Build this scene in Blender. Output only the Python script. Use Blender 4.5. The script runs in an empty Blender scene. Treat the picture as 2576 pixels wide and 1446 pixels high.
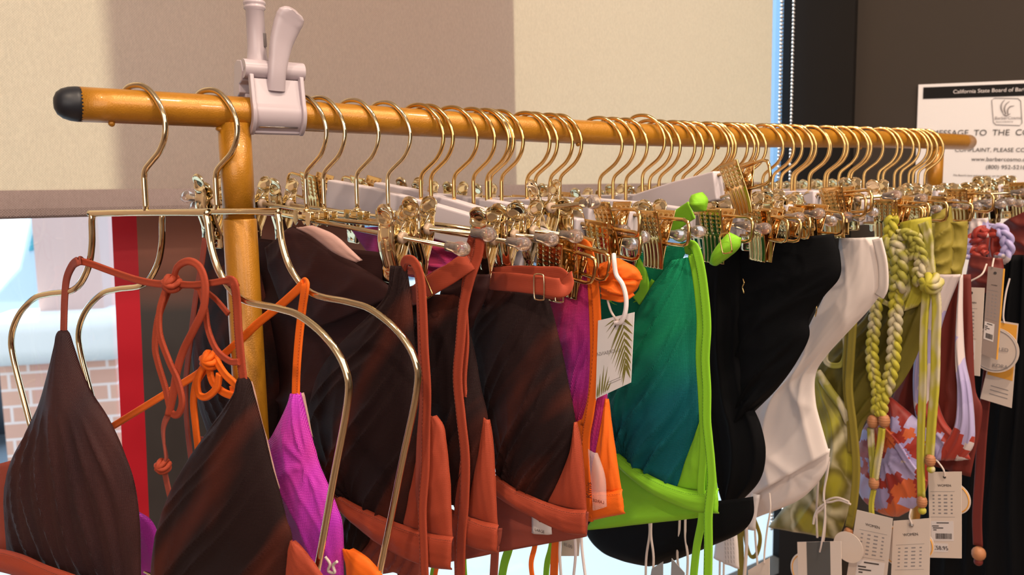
import bpy, math, random
from mathutils import Vector, Matrix, Euler
random.seed(7)
SC = bpy.context.scene
COL = SC.collection
# ------------------------------------------------------------------ camera
IW, IH, FPX = 2576, 1446, 2000.0
CAM = Vector((0, -.736, 1.319))
_az, _p, _r = math.radians(55), math.radians(6.7), math.radians(1.09)
_h = Vector((math.cos(_az), math.sin(_az), 0)); _R0 = Vector((math.sin(_az), -math.cos(_az), 0))
FW = _h*math.cos(_p) - Vector((0, 0, 1))*math.sin(_p); _U0 = _R0.cross(FW)
RT = math.cos(_r)*_R0 - math.sin(_r)*_U0; UP = math.cos(_r)*_U0 + math.sin(_r)*_R0
cd = bpy.data.cameras.new('camera'); cam = bpy.data.objects.new('camera', cd); COL.objects.link(cam)
cd.sensor_width = 36; cd.lens = 36*FPX/IW; cd.clip_start = .02; cd.clip_end = 200
cam.matrix_world = Matrix.Translation(CAM) @ Matrix((RT, UP, -FW)).transposed().to_4x4()
cd.dof.use_dof = True; cd.dof.focus_distance = .78; cd.dof.aperture_fstop = 9
SC.camera = cam
SC.view_settings.view_transform = 'Standard'; SC.view_settings.look = 'None'
SC.view_settings.gamma = 1; SC.view_settings.use_curve_mapping = False
SC.view_settings.exposure = 0.0
SC.cycles.use_denoising = True
SC.cycles.max_bounces = 8; SC.cycles.transparent_max_bounces = 12
SC.cycles.sample_clamp_indirect = 6
SC.cycles.caustics_reflective = False; SC.cycles.caustics_refractive = False
# ------------------------------------------------------------------ world, sun, lamps
w = bpy.data.worlds.new('sky'); SC.world = w; w.use_nodes = True
bg = w.node_tree.nodes['Background']; bg.inputs[0].default_value = (.80, .90, 1.0, 1); bg.inputs[1].default_value = 2.6
sd = bpy.data.lights.new('sun', 'SUN'); sd.energy = 18; sd.angle = math.radians(.6); sd.color = (1, .90, .74)
sun = bpy.data.objects.new('sun', sd); COL.objects.link(sun)
SUNDIR = Vector((-.12, -1, -1.15)).normalized()      # the way the sunlight travels, in through the window
sun.rotation_euler = SUNDIR.to_track_quat('-Z', 'Y').to_euler()
LAMPS = [(-.55, -1.0, 2.72, 13), (.5, -.9, 2.72, 15), (1.25, -.75, 2.72, 13), (1.7, -1.8, 2.72, 8), (-.1, -2.4, 2.72, 9), (.95, -2.5, 2.72, 9)]
for x, y, z, e in LAMPS:
    ld = bpy.data.lights.new('ceiling_spot', 'AREA'); ld.shape = 'DISK'; ld.size = .09; ld.energy = e; ld.color = (1, .80, .62)
    lo = bpy.data.objects.new('ceiling_spot_light', ld); lo.location = (x, y, z-.012); COL.objects.link(lo)
    lo.rotation_euler = (Vector((x*.6+.3, -.1, 1.1)) - Vector((x, y, z))).to_track_quat('-Z', 'Y').to_euler()
for nm_, loc, sx, sy, e, aim, colr in (('fill_left', (-1.3, -2.3, 1.75), 1.9, 1.5, 27, (.7, 0, 1.05), (1, .88, .80)), ('fill_right', (1.0, -2.6, 2.3), 1.6, .8, 16, (.9, 0, 1.1), (1, .84, .72))):  # soft fill lights added behind the camera to brighten the garments
    ld = bpy.data.lights.new(nm_, 'AREA'); ld.shape = 'RECTANGLE'; ld.size = sx; ld.size_y = sy; ld.energy = e; ld.color = colr
    lo = bpy.data.objects.new(nm_+'_light', ld); lo.location = loc; COL.objects.link(lo); lo.rotation_euler = (Vector(aim)-Vector(loc)).to_track_quat('-Z', 'Y').to_euler()
# ------------------------------------------------------------------ pixel helpers: the photograph's pixel as a ray met by a real plane
def ray(px, py): return FW + RT*((px-IW/2)/FPX) - UP*((py-IH/2)/FPX)
def hit(px, py, p0, n):
    r = ray(px, py); t = (Vector(p0)-CAM).dot(n)/r.dot(n); return CAM + r*t
def onY(px, py, Y=0): return hit(px, py, (0, Y, 0), Vector((0, 1, 0)))
def proj(p):
    d = Vector(p)-CAM; z = d.dot(FW); return IW/2+FPX*d.dot(RT)/z, IH/2-FPX*d.dot(UP)/z, z
def rz(x): return 1.3985 - .0085*math.exp(-((x-.72)/.42)**2)     # the loaded rail sags a little
class Plane:                                                       # the vertical plane a hanger and its garment hang in
    def __init__(s, X, th, off=0):
        t = math.radians(th); s.n = Vector((math.cos(t), math.sin(t), 0)); s.d = Vector((math.sin(t), -math.cos(t), 0))
        s.p0 = Vector((X, 0, 0)) - s.n*off
    def at(s, px, py, off=0): return hit(px, py, s.p0 - s.n*off, s.n)
# ------------------------------------------------------------------ materials
def mat(name): 
    m = bpy.data.materials.new(name); m.use_nodes = True; return m, m.node_tree, m.node_tree.nodes['Principled BSDF']
def N(nt, t, **kw):
    n = nt.nodes.new(t)
    for k, v in kw.items():
        if k in n.inputs: n.inputs[k].default_value = v
        else: setattr(n, k, v)
    return n
def simple(name, col, rough=.5, metal=0, spec=.5, coat=0, bump=0, bscale=200, var=0, sheen=0, trans=0):
    m, nt, b = mat(name); b.inputs['Base Color'].default_value = (*col, 1); b.inputs['Roughness'].default_value = rough
    b.inputs['Metallic'].default_value = metal; b.inputs['Specular IOR Level'].default_value = spec
    b.inputs['Coat Weight'].default_value = coat; b.inputs['Sheen Weight'].default_value = sheen
    b.inputs['Transmission Weight'].default_value = trans
    tc = N(nt, 'ShaderNodeTexCoord')
    if var:
        no = N(nt, 'ShaderNodeTexNoise', Scale=bscale*.15); nt.links.new(tc.outputs['Object'], no.inputs['Vector'])
        mx = N(nt, 'ShaderNodeMix', data_type='RGBA'); mx.inputs['A'].default_value = (*[c*(1-var) for c in col], 1); mx.inputs['B'].default_value = (*[min(1, c*(1+var)) for c in col], 1)
        nt.links.new(no.outputs[0], mx.inputs['Factor']); nt.links.new(mx.outputs['Result'], b.inputs['Base Color'])
    if bump:
        no = N(nt, 'ShaderNodeTexNoise', Scale=bscale); nt.links.new(tc.outputs['Object'], no.inputs['Vector'])
        bp = N(nt, 'ShaderNodeBump', Strength=bump, Distance=.001); nt.links.new(no.outputs[0], bp.inputs['Height']); nt.links.new(bp.outputs[0], b.inputs['Normal'])
    return m
M = {}
M['gold'] = simple('polished_gold_metal', (.84, .55, .21), .13, 1, bump=.05, bscale=60)
M['palegold'] = simple('pale_gold_metal', (.93, .78, .50), .10, 1, bump=.05, bscale=60)
M['rosegold'] = simple('rose_gold_metal', (.86, .57, .24), .17, 1, bump=.05, bscale=60)
M['goldpaint'] = simple('gold_painted_steel', (.46, .195, .012), .36, .25, .6, coat=.2, bump=.25, bscale=900, var=.12)
M['black_plastic'] = simple('matt_black_plastic', (.010, .012, .018), .45)
M['whiteplastic'] = simple('white_plastic', (.50, .425, .46), .25, spec=.4)
M['whitewood'] = simple('white_painted_wood', (.70, .62, .65), .38, bump=.06, bscale=120)
M['clear'] = simple('clear_rubber', (.95, .80, .75), .12, trans=.85)
M['washer'] = simple('amber_rubber', (.85, .62, .45), .3, trans=.5)
M['steel'] = simple('dull_steel', (.45, .43, .42), .3, 1)
M['spring'] = simple('spring_steel', (.55, .48, .40), .25, 1)
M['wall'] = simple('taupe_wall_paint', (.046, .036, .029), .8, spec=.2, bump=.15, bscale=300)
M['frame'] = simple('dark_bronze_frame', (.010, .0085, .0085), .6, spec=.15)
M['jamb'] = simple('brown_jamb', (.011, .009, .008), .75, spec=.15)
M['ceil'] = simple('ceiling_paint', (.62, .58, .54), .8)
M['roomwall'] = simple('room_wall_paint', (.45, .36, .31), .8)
M['floor'] = simple('floor_board', (.16, .10, .07), .5, var=.3, bscale=10)
M['white'] = simple('white_paint', (.8, .8, .8), .5)
# ------------------------------------------------------------------ mesh helpers
def link(name, verts, faces, m=None, parent=None, smooth=True, uvs=None, mats=None, fm=None):
    me = bpy.data.meshes.new(name); me.from_pydata([tuple(v) for v in verts], [], faces); me.update()
    if smooth: me.polygons.foreach_set('use_smooth', [len(f) <= 4 for f in faces])
    for mm in (mats or [m]): me.materials.append(M[mm] if isinstance(mm, str) else mm)
    if fm: me.polygons.foreach_set('material_index', fm)
    if uvs:
        ul = me.uv_layers.new(name='UVMap')
        for l in me.loops: ul.data[l.index].uv = uvs[l.vertex_index]
    o = bpy.data.objects.new(name, me); COL.objects.link(o)
    if parent: o.parent = parent
    return o
def tag(o, label, cat, group=None, kind=None):
    if label: o['label'] = label
    if cat: o['category'] = cat
    if group: o['group'] = group
    if kind: o['kind'] = kind
    return o
def empty(name, loc, rot=(0, 0, 0)):
    o = bpy.data.objects.new(name, None); o.location = loc; o.rotation_euler = rot; o.empty_display_size = .02; COL.objects.link(o); return o
def world_child(o, root):            # geometry is in world coordinates: hand it to a root that stands elsewhere
    o.parent = root; o.matrix_parent_inverse = (Matrix.Translation(root.location) @ root.rotation_euler.to_matrix().to_4x4()).inverted(); return o
def catmull(P, n=6, closed=False):
    P = [Vector(p) for p in P]; out = []
    k = len(P)
    if k < 3: return P
    rng = range(k if closed else k-1)
    for i in rng:
        a = P[(i-1) % k] if closed or i else P[0]*2-P[1]
        b = P[i]; c = P[(i+1) % k]; d = P[(i+2) % k] if closed or i+2 < k else P[-1]*2-P[-2]
        for j in range(n):
            t = j/n
            out.append(.5*((2*b)+(c-a)*t+(2*a-5*b+4*c-d)*t*t+(3*b-a-3*c+d)*t**3))
    if not closed: out.append(P[-1])
    return out
class MB:
    def __init__(s): s.v = []; s.f = []; s.fm = []; s.mi = 0
    def add(s, v, f):
        o = len(s.v); s.v += [Vector(x) for x in v]; s.f += [tuple(i+o for i in q) for q in f]; s.fm += [s.mi]*len(f)
    def tube(s, P, r, seg=8, sm=0, closed=False, r2=None, ref=None, taper=None, caps=True, twist=0, groove=0):
        P = catmull(P, sm, closed) if sm else [Vector(p) for p in P]
        n = len(P); T = []
        for i in range(n):
            a = P[i-1] if i or closed else P[i]; b = P[(i+1) % n] if i < n-1 or closed else P[i]
            t = b-a; T.append(t.normalized() if t.length > 1e-9 else Vector((0, 0, 1)))
        nv = Vector(ref) if ref is not None else (Vector((0, 0, 1)) if abs(T[0].z) < .9 else Vector((1, 0, 0)))
        V = []
        for i in range(n):
            if ref is not None: nv = Vector(ref)
            nv = nv - T[i]*nv.dot(T[i]); nv = nv.normalized() if nv.length > 1e-6 else T[i].orthogonal().normalized()
            bn = T[i].cross(nv); u = i/max(1, n-1)
            k = taper(u) if taper else 1
            for j in range(seg):
                a = 2*math.pi*(j+.5)/seg + twist*u; ca, sa = math.cos(a), math.sin(a)
                if r2 is None: q = bn*(r*ca*k)+nv*(r*sa*k)
                else:
                    c2, s2 = math.cos(2*math.pi*(j+.5)/seg), math.sin(2*math.pi*(j+.5)/seg)
                    gv = 1-groove*math.exp(-(c2/.28)**2) if groove else 1
                    e = bn*(r*k*math.copysign(abs(c2)**.6, c2)); g = nv*(r2*gv*math.copysign(abs(s2)**.8, s2))
                    if twist: 
                        ct, st = math.cos(twist*u), math.sin(twist*u)
                        x, y = r*k*c2, r2*gv*s2; q = bn*(x*ct-y*st)+nv*(x*st+y*ct)
                    else: q = e+g
                V.append(P[i]+q)
        Fq = []
        for i in range(n if closed else n-1):
            for j in range(seg):
                a = i*seg+j; b = i*seg+(j+1) % seg; c = ((i+1) % n)*seg+(j+1) % seg; d = ((i+1) % n)*seg+j
                Fq.append((a, d, c, b))
        if not closed and caps: Fq.append(tuple(range(seg))); Fq.append(tuple(reversed(range((n-1)*seg, n*seg))))
        s.add(V, Fq); return s
    def box(s, c, d, rot=None):
        c = Vector(c); V = []
        for x in (-1, 1):
            for y in (-1, 1):
                for z in (-1, 1):
                    q = Vector((x*d[0]/2, y*d[1]/2, z*d[2]/2))
                    V.append(c+(rot @ q if rot else q))
        s.add(V, [(0, 1, 3, 2), (4, 6, 7, 5), (0, 4, 5, 1), (2, 3, 7, 6), (0, 2, 6, 4), (1, 5, 7, 3)]); return s
    def lathe(s, prof, seg=20, base=(0, 0, 0), axis='z'):      # prof: (radius, height) pairs
        V = []; n = len(prof)
        for r, h in prof:
            for j in range(seg):
                a = 2*math.pi*j/seg; p = (r*math.cos(a), r*math.sin(a), h)
                if axis == 'x': p = (h, r*math.cos(a), r*math.sin(a))
                if axis == 'y': p = (r*math.cos(a), h, -r*math.sin(a))
                V.append(Vector(p)+Vector(base))
        Fq = [(i*seg+j, i*seg+(j+1) % seg, (i+1)*seg+(j+1) % seg, (i+1)*seg+j) for i in range(n-1) for j in range(seg)]
        Fq += [tuple(reversed(range(seg))), tuple(range((n-1)*seg, n*seg))]
        s.add(V, Fq); return s
    def prism(s, poly, ext):          # planar polygon of points, thickened by the vector ext
        k = len(poly); e = Vector(ext); V = [Vector(p)-e/2 for p in poly]+[Vector(p)+e/2 for p in poly]
        s.add(V, [tuple(reversed(range(k))), tuple(range(k, 2*k))]+[(i, (i+1) % k, k+(i+1) % k, k+i) for i in range(k)]); return s
    def sphere(s, c, r, seg=14, sc=(1, 1, 1)):
        R = seg//2; pr = [(max(1e-5, math.sin(math.pi*i/R))*r, -math.cos(math.pi*i/R)*r) for i in range(R+1)]
        n0 = len(s.v); s.lathe(pr, seg); 
        for i in range(n0, len(s.v)): v = s.v[i]; s.v[i] = Vector((v.x*sc[0], v.y*sc[1], v.z*sc[2]))+Vector(c)
        return s
    def build(s, name, m=None, parent=None, smooth=True, bevel=0, seg=3, mats=None, angle=35):
        o = link(name, s.v, s.f, m, parent, smooth, mats=mats, fm=s.fm if mats else None)
        if bevel:
            b = o.modifiers.new('edge', 'BEVEL'); b.width = bevel; b.segments = seg; b.limit_method = 'ANGLE'; b.angle_limit = math.radians(angle)
        if bevel and smooth:
            wn = o.modifiers.new('wn', 'WEIGHTED_NORMAL'); wn.keep_sharp = False
        return o
# ------------------------------------------------------------------ the room
def struct(name, b, m, **kw): return tag(b.build(name, m, smooth=False, **kw), None, None, None, 'structure')
struct('floor', MB().box((.4, -1.8, -.05), (6.2, 4.72, .1)), 'floor')
struct('ceiling', MB().box((.4, -1.8, 2.83), (6.2, 4.72, .1)), 'ceil')
struct('wall_left', MB().box((-2.2, -1.8, 1.39), (.1, 4.7, 2.78)), 'roomwall')
struct('wall_back', MB().box((.4, -3.7, 1.39), (5.2, .1, 2.78)), 'roomwall')
WD = Vector((math.cos(math.radians(-71.5)), math.sin(math.radians(-71.5)), 0)); WN = Vector((-WD.y, WD.x, 0))   # right wall runs at an angle
WO = Vector((1.75, .5, 0))
rw = Matrix.Rotation(math.radians(-71.5), 3, 'Z')
def onwall(px, py, off=0): return hit(px, py, WO - WN*off, WN)
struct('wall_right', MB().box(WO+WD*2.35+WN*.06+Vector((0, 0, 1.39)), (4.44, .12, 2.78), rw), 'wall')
struct('trim_1', MB().box(WO+WD*.055+WN*.03+Vector((0, 0, 1.39)), (.15, .11, 2.78), rw), 'jamb')
struct('trim_2', MB().box((1.83, .515, 1.39), (.17, .02, 2.78)), 'frame')
struct('wall_window', MB().box((-1.30, .62, 1.39), (1.8, .12, 2.78)).box((.65, .62, .1), (2.3, .12, .2)), 'roomwall')
# window: frame and glass
wf = MB().box((1.945, .62, 1.45), (.10, .08, 2.6)).box((.75, .62, .225), (2.3, .08, .05)).box((.75, .62, 2.75), (2.3, .08, .06)).box((-.37, .62, 1.45), (.06, .08, 2.5))
wfo = tag(wf.build('window_1', 'frame', smooth=False), None, None, None, 'structure')
mg, nt, b = mat('window_glass'); b.inputs['Base Color'].default_value = (1, 1, 1, 1); b.inputs['Roughness'].default_value = 0; 
lp = N(nt, 'ShaderNodeBsdfTransparent'); lp.inputs[0].default_value = (.93, .97, 1, 1); gl = N(nt, 'ShaderNodeBsdfGlossy'); gl.inputs['Roughness'].default_value = .0
mx = N(nt, 'ShaderNodeMixShader'); mx.inputs[0].default_value = .05
nt.links.new(lp.outputs[0], mx.inputs[1]); nt.links.new(gl.outputs[0], mx.inputs[2]); nt.links.new(mx.outputs[0], nt.nodes['Material Output'].inputs[0]); M['glass'] = mg
tag(MB().box((.80, .635, 1.49), (2.28, .006, 2.5)).build('window_pane', 'glass', wfo, smooth=False), None, None, None, 'structure')
# ------------------------------------------------------------------ roller blind: two lengths of woven screen, hem bar, bead chain
def weave(name, col, tcol, scale, tw=.5):
    m, nt, b = mat(name); out = nt.nodes['Material Output']; tc = N(nt, 'ShaderNodeTexCoord')
    sep = N(nt, 'ShaderNodeSeparateXYZ'); nt.links.new(tc.outputs['Object'], sep.inputs[0])
    def wav(ax):
        mu = N(nt, 'ShaderNodeMath', operation='MULTIPLY'); mu.inputs[1].default_value = scale; nt.links.new(sep.outputs[ax], mu.inputs[0])
        sn = N(nt, 'ShaderNodeMath', operation='SINE'); nt.links.new(mu.outputs[0], sn.inputs[0]); return sn
    a, c = wav('X'), wav('Z'); pr = N(nt, 'ShaderNodeMath', operation='MULTIPLY'); nt.links.new(a.outputs[0], pr.inputs[0]); nt.links.new(c.outputs[0], pr.inputs[1])
    no = N(nt, 'ShaderNodeTexNoise', Scale=9, Detail=6); mp = N(nt, 'ShaderNodeMapping'); mp.inputs['Scale'].default_value = (60, 1, 22)
    nt.links.new(tc.outputs['Object'], mp.inputs[0]); nt.links.new(mp.outputs[0], no.inputs['Vector'])
    ad = N(nt, 'ShaderNodeMath', operation='MULTIPLY_ADD'); ad.inputs[1].default_value = .22; nt.links.new(pr.outputs[0], ad.inputs[0]); nt.links.new(no.outputs[0], ad.inputs[2])
    cr = N(nt, 'ShaderNodeMix', data_type='RGBA'); cr.inputs['A'].default_value = (*[x*.80 for x in col], 1); cr.inputs['B'].default_value = (*[min(1, x*1.18) for x in col], 1)
    nt.links.new(ad.outputs[0], cr.inputs['Factor']); nt.links.new(cr.outputs['Result'], b.inputs['Base Color'])
    b.inputs['Roughness'].default_value = .85; b.inputs['Specular IOR Level'].default_value = .15
    tr = N(nt, 'ShaderNodeBsdfTranslucent'); c2 = N(nt, 'ShaderNodeMix', data_type='RGBA'); c2.inputs['A'].default_value = (*[x*.84 for x in tcol], 1); c2.inputs['B'].default_value = (*[min(1, x*1.12) for x in tcol], 1)
    nt.links.new(ad.outputs[0], c2.inputs['Factor']); nt.links.new(c2.outputs['Result'], tr.inputs[0])
    mx = N(nt, 'ShaderNodeMixShader'); mx.inputs[0].default_value = tw
    nt.links.new(b.outputs[0], mx.inputs[1]); nt.links.new(tr.outputs[0], mx.inputs[2]); nt.links.new(mx.outputs[0], out.inputs[0])
    bp = N(nt, 'ShaderNodeBump', Strength=.5, Distance=.0006); nt.links.new(pr.outputs[0], bp.inputs['Height']); nt.links.new(bp.outputs[0], b.inputs['Normal'])
    return m
M['screen'] = weave('woven_screen_cloth', (.52, .40, .355), (.66, .62, .51), 2*math.pi/.0034, .5)
M['hem'] = weave('hem_cloth', (.30, .235, .225), (.2, .16, .15), 2*math.pi/.0034, .06)
bl = empty('roller_blind', (.6, .5, 1.27)); tag(bl, 'beige woven roller blind hanging in the shop window behind the rail', 'roller blind')
world_child(MB().box((.665, .5, 2.03), (1.942, .0012, 1.396)).build('blind_cloth', 'screen', smooth=False), bl)
hb = MB(); zc = 1.3165
hb.prism([(0, .5+y, z) for y, z in [(-.0015, 1.336), (.0015, 1.336), (.004, 1.325), (.006, 1.312), (.004, 1.302), (0, 1.2985), (-.004, 1.302), (-.006, 1.312), (-.004, 1.325)]], (1.942, 0, 0))
for v in hb.v: v.x += .665
o = world_child(hb.build('hem_bar', 'hem', smooth=False, bevel=.001), bl)
world_child(MB().lathe([(.03, -.98), (.03, .98)], 24, (.665, .5, 2.72), 'x').build('roller_tube', 'steel'), bl)
ch = MB(); x0 = 1.651
for k in range(0, 256):
    z = 2.7-k*.0088
    ch.sphere((x0, .485, z), .0040, 8); 
    ch.sphere((x0+.046, .485, z-.003), .0040, 8)
ch.tube([(x0, .485, 2.7), (x0, .485, .455)], .0006, 5).tube([(x0+.046, .485, 2.7), (x0+.046, .485, .455)], .0006, 5)
o = ch.build('bead_chain', 'steel'); world_child(o, bl)
# ------------------------------------------------------------------ what stands outside the window
M['pave'] = simple('pale_pavement', (.125, .165, .205), .8, var=.12, bscale=8)
M['road'] = simple('asphalt', (.10, .14, .18), .85)
M['stone_pink'] = simple('pink_stucco', (.62, .45, .42), .8, var=.1, bscale=20)
M['stone_white'] = simple('white_cast_stone', (.72, .74, .73), .7)
M['carpaint'] = simple('pale_car_paint', (.74, .86, .92), .25, coat=1)
M['carglass'] = simple('teal_car_glass', (.05, .30, .36), .1)
M['tyre'] = simple('tyre_rubber', (.015, .03, .045), .8); M['leaf'] = simple('plant_leaf', (.16, .38, .06), .6); M['pot'] = simple('clay_pot', (.55, .30, .2), .8)
m, nt, b = mat('brick'); br = N(nt, 'ShaderNodeTexBrick', Scale=3.6); br.inputs['Color1'].default_value = (.60, .33, .25, 1); br.inputs['Color2'].default_value = (.66, .38, .28, 1); br.inputs['Mortar'].default_value = (.78, .66, .62, 1)
tcx = N(nt, 'ShaderNodeTexCoord'); mp = N(nt, 'ShaderNodeMapping'); mp.inputs['Rotation'].default_value = (math.pi/2, 0, 0); nt.links.new(tcx.outputs['Object'], mp.inputs[0]); nt.links.new(mp.outputs[0], br.inputs['Vector']); nt.links.new(br.outputs[0], b.inputs['Base Color']); M['brick'] = m
struct('ground_outside', MB().box((4, 14, -.16), (60, 26.5, .1)), 'pave')
struct('road_outside', MB().box((2, 9, -.1), (50, 8, .02)), 'road')
M['outwall'] = simple('outside_wall', (.22, .36, .50), .8)
struct('wall_outside', MB().box((8, 22, 6), (60, .4, 12.3)), 'outwall')
cl = empty('stone_column', (.42, 3.15, -.11)); tag(cl, 'pink stone column on a brick base with white ledge outside', 'column')
cz_ = Matrix.Rotation(math.radians(-22), 3, 'Z')
world_child(MB().box((.44, 3.20, 2.18), (.25, .28, 2.66), cz_).build('shaft', 'stone_pink', smooth=False), cl)
world_child(MB().box((.35, 3.08, .765), (.56, .34, .205), cz_).build('ledge', 'stone_white', bevel=.07, seg=6), cl)
world_child(MB().box((.37, 3.15, .275), (.44, .30, .78), cz_).build('brick_base', 'brick', smooth=False), cl)
# parked car, seen end-on through the glass
cr_ = empty('parked_car', (.225, 5.05, -.09)); tag(cr_, 'pale parked car with dark tyre outside the window', 'car')
prof = [(4.75, .25), (4.72, .62), (4.80, .78), (5.35, .92), (5.75, 1.32), (6.2, 1.44), (7.6, 1.42), (8.3, 1.02), (8.75, .92), (8.85, .3)]
world_child(MB().prism([(-.55, y, z) for y, z in prof], (1.5, 0, 0)).build('body', 'carpaint', bevel=.06, seg=4), cr_)
world_child(MB().prism([(.205, y, z) for y, z in [(5.55, .98), (5.84, 1.28), (6.2, 1.36), (7.5, 1.34), (8.0, 1.0)]], (.02, 0, 0)).build('side_window', 'carglass', smooth=False), cr_)
for y in (5.05, 8.0):
    whl = world_child(MB().lathe([(.19, 0), (.30, .0), (.33, .03), (.33, .18), (.30, .2), (.19, .2)], 32, (.03, y, .24), 'x').build('wheel', 'tyre'), cr_)
    hbm = MB().lathe([(.02, .02), (.2, .02), (.2, .0), (.02, .0)], 32, (.215, y, .24), 'x')
    for q in range(8): a = q*math.pi/4; hbm.box((.245, y+.1*math.cos(a), .24+.1*math.sin(a)), (.015, .17, .03), Matrix.Rotation(a, 3, 'X'))
    world_child(hbm.build('hubcap', 'steel'), whl)
cr_.location = (.25, 4.85, -.06); cr_.rotation_euler = (0, 0, math.radians(-20))
pl = empty('potted_plant', (.31, 4.1, -.11)); tag(pl, 'small green plant in a clay pot outside by the car wheel', 'plant')
world_child(MB().lathe([(.05, 0), (.08, .42), (.085, .44), (.07, .44)], 16, (.31, 4.1, -.11)).build('pot', 'pot'), pl)
lf = MB()
for q in range(60):
    a = random.uniform(0, 6.28); r = random.uniform(0, .08); z = .34+random.uniform(0, .22)
    c = Vector((.31+r*math.cos(a), 4.1+r*math.sin(a), z)); d = Vector((random.uniform(-1, 1), random.uniform(-1, 1), random.uniform(.2, 1)))*.04; e = Vector((d.y, -d.x, 0))*.4
    lf.add([c-d, c+e, c+d, c-e], [(0, 1, 2, 3)])
world_child(lf.build('leaves', 'leaf'), pl)
# unseen sun blockers, added outside, up behind the blind: they keep the sun off the middle of the cloth
tag(MB().box((.50, 2.2, 3.65), (.20, .03, 1.2)).build('far_sun_blocker', 'jamb', smooth=False), 'narrow unseen panel added high up outside to shade the blind', 'far_sun_blocker')
tag(MB().box((.612, .72, 2.05), (.586, .03, 1.30)).build('near_sun_blocker', 'jamb', smooth=False), 'broad dark unseen panel added close outside the window to shade the blind', 'sun_blocker')
# ------------------------------------------------------------------ window poster: a red band beside a dark photographic field
m, nt, b = mat('poster_print'); tcx = N(nt, 'ShaderNodeTexCoord'); mp = N(nt, 'ShaderNodeMapping'); mp.inputs['Rotation'].default_value = (0, .55, 0); mp.inputs['Scale'].default_value = (3.5, 1, 9)
no = N(nt, 'ShaderNodeTexNoise', Scale=1.2, Detail=1); nt.links.new(tcx.outputs['Object'], mp.inputs[0]); nt.links.new(mp.outputs[0], no.inputs['Vector'])
sp = N(nt, 'ShaderNodeSeparateXYZ'); nt.links.new(tcx.outputs['Object'], sp.inputs[0])
gr = N(nt, 'ShaderNodeMapRange'); gr.inputs['From Min'].default_value = 1.12; gr.inputs['From Max'].default_value = 1.24; nt.links.new(sp.outputs['Z'], gr.inputs['Value'])
mu = N(nt, 'ShaderNodeMath', operation='MULTIPLY'); nt.links.new(gr.outputs[0], mu.inputs[0]); nt.links.new(no.outputs[0], mu.inputs[1])
rp = N(nt, 'ShaderNodeValToRGB'); rp.color_ramp.elements[0].color = (.030, .026, .027, 1); rp.color_ramp.elements[0].position = .1; rp.color_ramp.elements[1].color = (.27, .10, .065, 1); rp.color_ramp.elements[1].position = .62
nt.links.new(mu.outputs[0], rp.inputs[0]); nt.links.new(rp.outputs[0], b.inputs['Base Color']); b.inputs['Roughness'].default_value = .6; M['posterdark'] = m
M['red'] = simple('red_vinyl', (.43, .004, .018), .45)
po = empty('window_poster', (.35, .615, .4)); tag(po, 'tall window poster with red band beside a dark field', 'poster')
def onG(px, py): return onY(px, py, .612)
xa, xb, xc = .203, .238, .62
pm = MB(); pm.prism([(xa, .6175, 1.36), (xb, .6175, 1.36), (xb-.022, .6175, .6), (xa-.022, .6175, .6)], (0, .001, 0)); world_child(pm.build('red_band', 'red', smooth=False), po)
world_child(MB().prism([(xb, .6175, 1.36), (xc, .6175, 1.36), (xc, .6175, .6), (xb-.022, .6175, .6)], (0, .001, 0)).build('dark_field', 'posterdark', smooth=False), po)
# ------------------------------------------------------------------ ceiling lamps (out of frame, mirrored in the gold)
me_, nt, b = mat('lamp_glow'); b.inputs['Emission Color'].default_value = (1, .82, .62, 1); b.inputs['Emission Strength'].default_value = 12; M['glow'] = me_
for k, (x, y, z, e) in enumerate(LAMPS):
    r_ = empty('ceiling_lamp', (x, y, 2.78)); tag(r_, 'round white ceiling spot lamp above the shop floor', 'lamp', 'ceiling lamps')
    world_child(MB().lathe([(.05, 0), (.06, -.05), (.055, -.05), (.048, -.03)], 24, (x, y, 2.78)).build('lamp_housing', 'white'), r_)
    world_child(MB().lathe([(.045, 0), (.045, -.003)], 24, (x, y, 2.752)).build('lamp_lens', 'glow'), r_)
# ------------------------------------------------------------------ the clothing rack
rack = empty('clothing_rack', (.8, 0, 0)); tag(rack, 'gold painted clothing rack with one long hanging rail and black end cap', 'clothing rack')
b = MB(); b.tube([(.0925+i*(1.555-.0925)/60, 0, rz(.0925+i*(1.555-.0925)/60)) for i in range(61)], .014, 32)
for x in (.1145, .613, .86, 1.2): b.sphere((x, -.002, rz(x)-.0145), .0028, 10)
world_child(b.build('rail', 'goldpaint'), rack)
world_child(MB().lathe([(.0140, .0935), (.0141, .090), (.0135, .085), (.0118, .080), (.0088, .0762), (.0045, .0742), (.001, .0738)], 28, (0, 0, rz(.09)), 'x').build('end_cap', 'black_plastic'), rack)
world_child(MB().lathe([(.0140, 1.553), (.0125, 1.561), (.009, 1.565), (.001, 1.566)], 24, (0, 0, rz(1.55)), 'x').build('end_cap', 'goldpaint'), rack)
for X in (.2145, 1.437):
    b = MB(); b.tube([(X, 0, 1.301), (X, 0, rz(X)-.010)], .0142, 28)
    b.sphere((X-.012, -.002, rz(X)-.0155), .004, 10, (1.3, 1, .7)); b.sphere((X+.0135, -.004, rz(X)-.016), .0038, 10)
    world_child(b.build('upper_post', 'goldpaint'), rack)
    b = MB(); b.lathe([(.0150, .05), (.0150, 1.3), (.0143, 1.3012)], 28, (X, 0, 0))
    world_child(b.build('lower_post', 'goldpaint'), rack)
    b = MB(); b.tube([(X, -.24, .035), (X, .24, .035)], .014, 18); world_child(b.build('foot', 'goldpaint'), rack)
    for y in (-.22, .22): world_child(MB().lathe([(.012, 0), (.016, .012), (.010, .03)], 16, (X, y, 0)).build('caster', 'black_plastic'), rack)
b = MB(); b.tube([(.2145, 0, .12), (1.437, 0, .12)], .011, 18); world_child(b.build('lower_bar', 'goldpaint'), rack)
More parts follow.
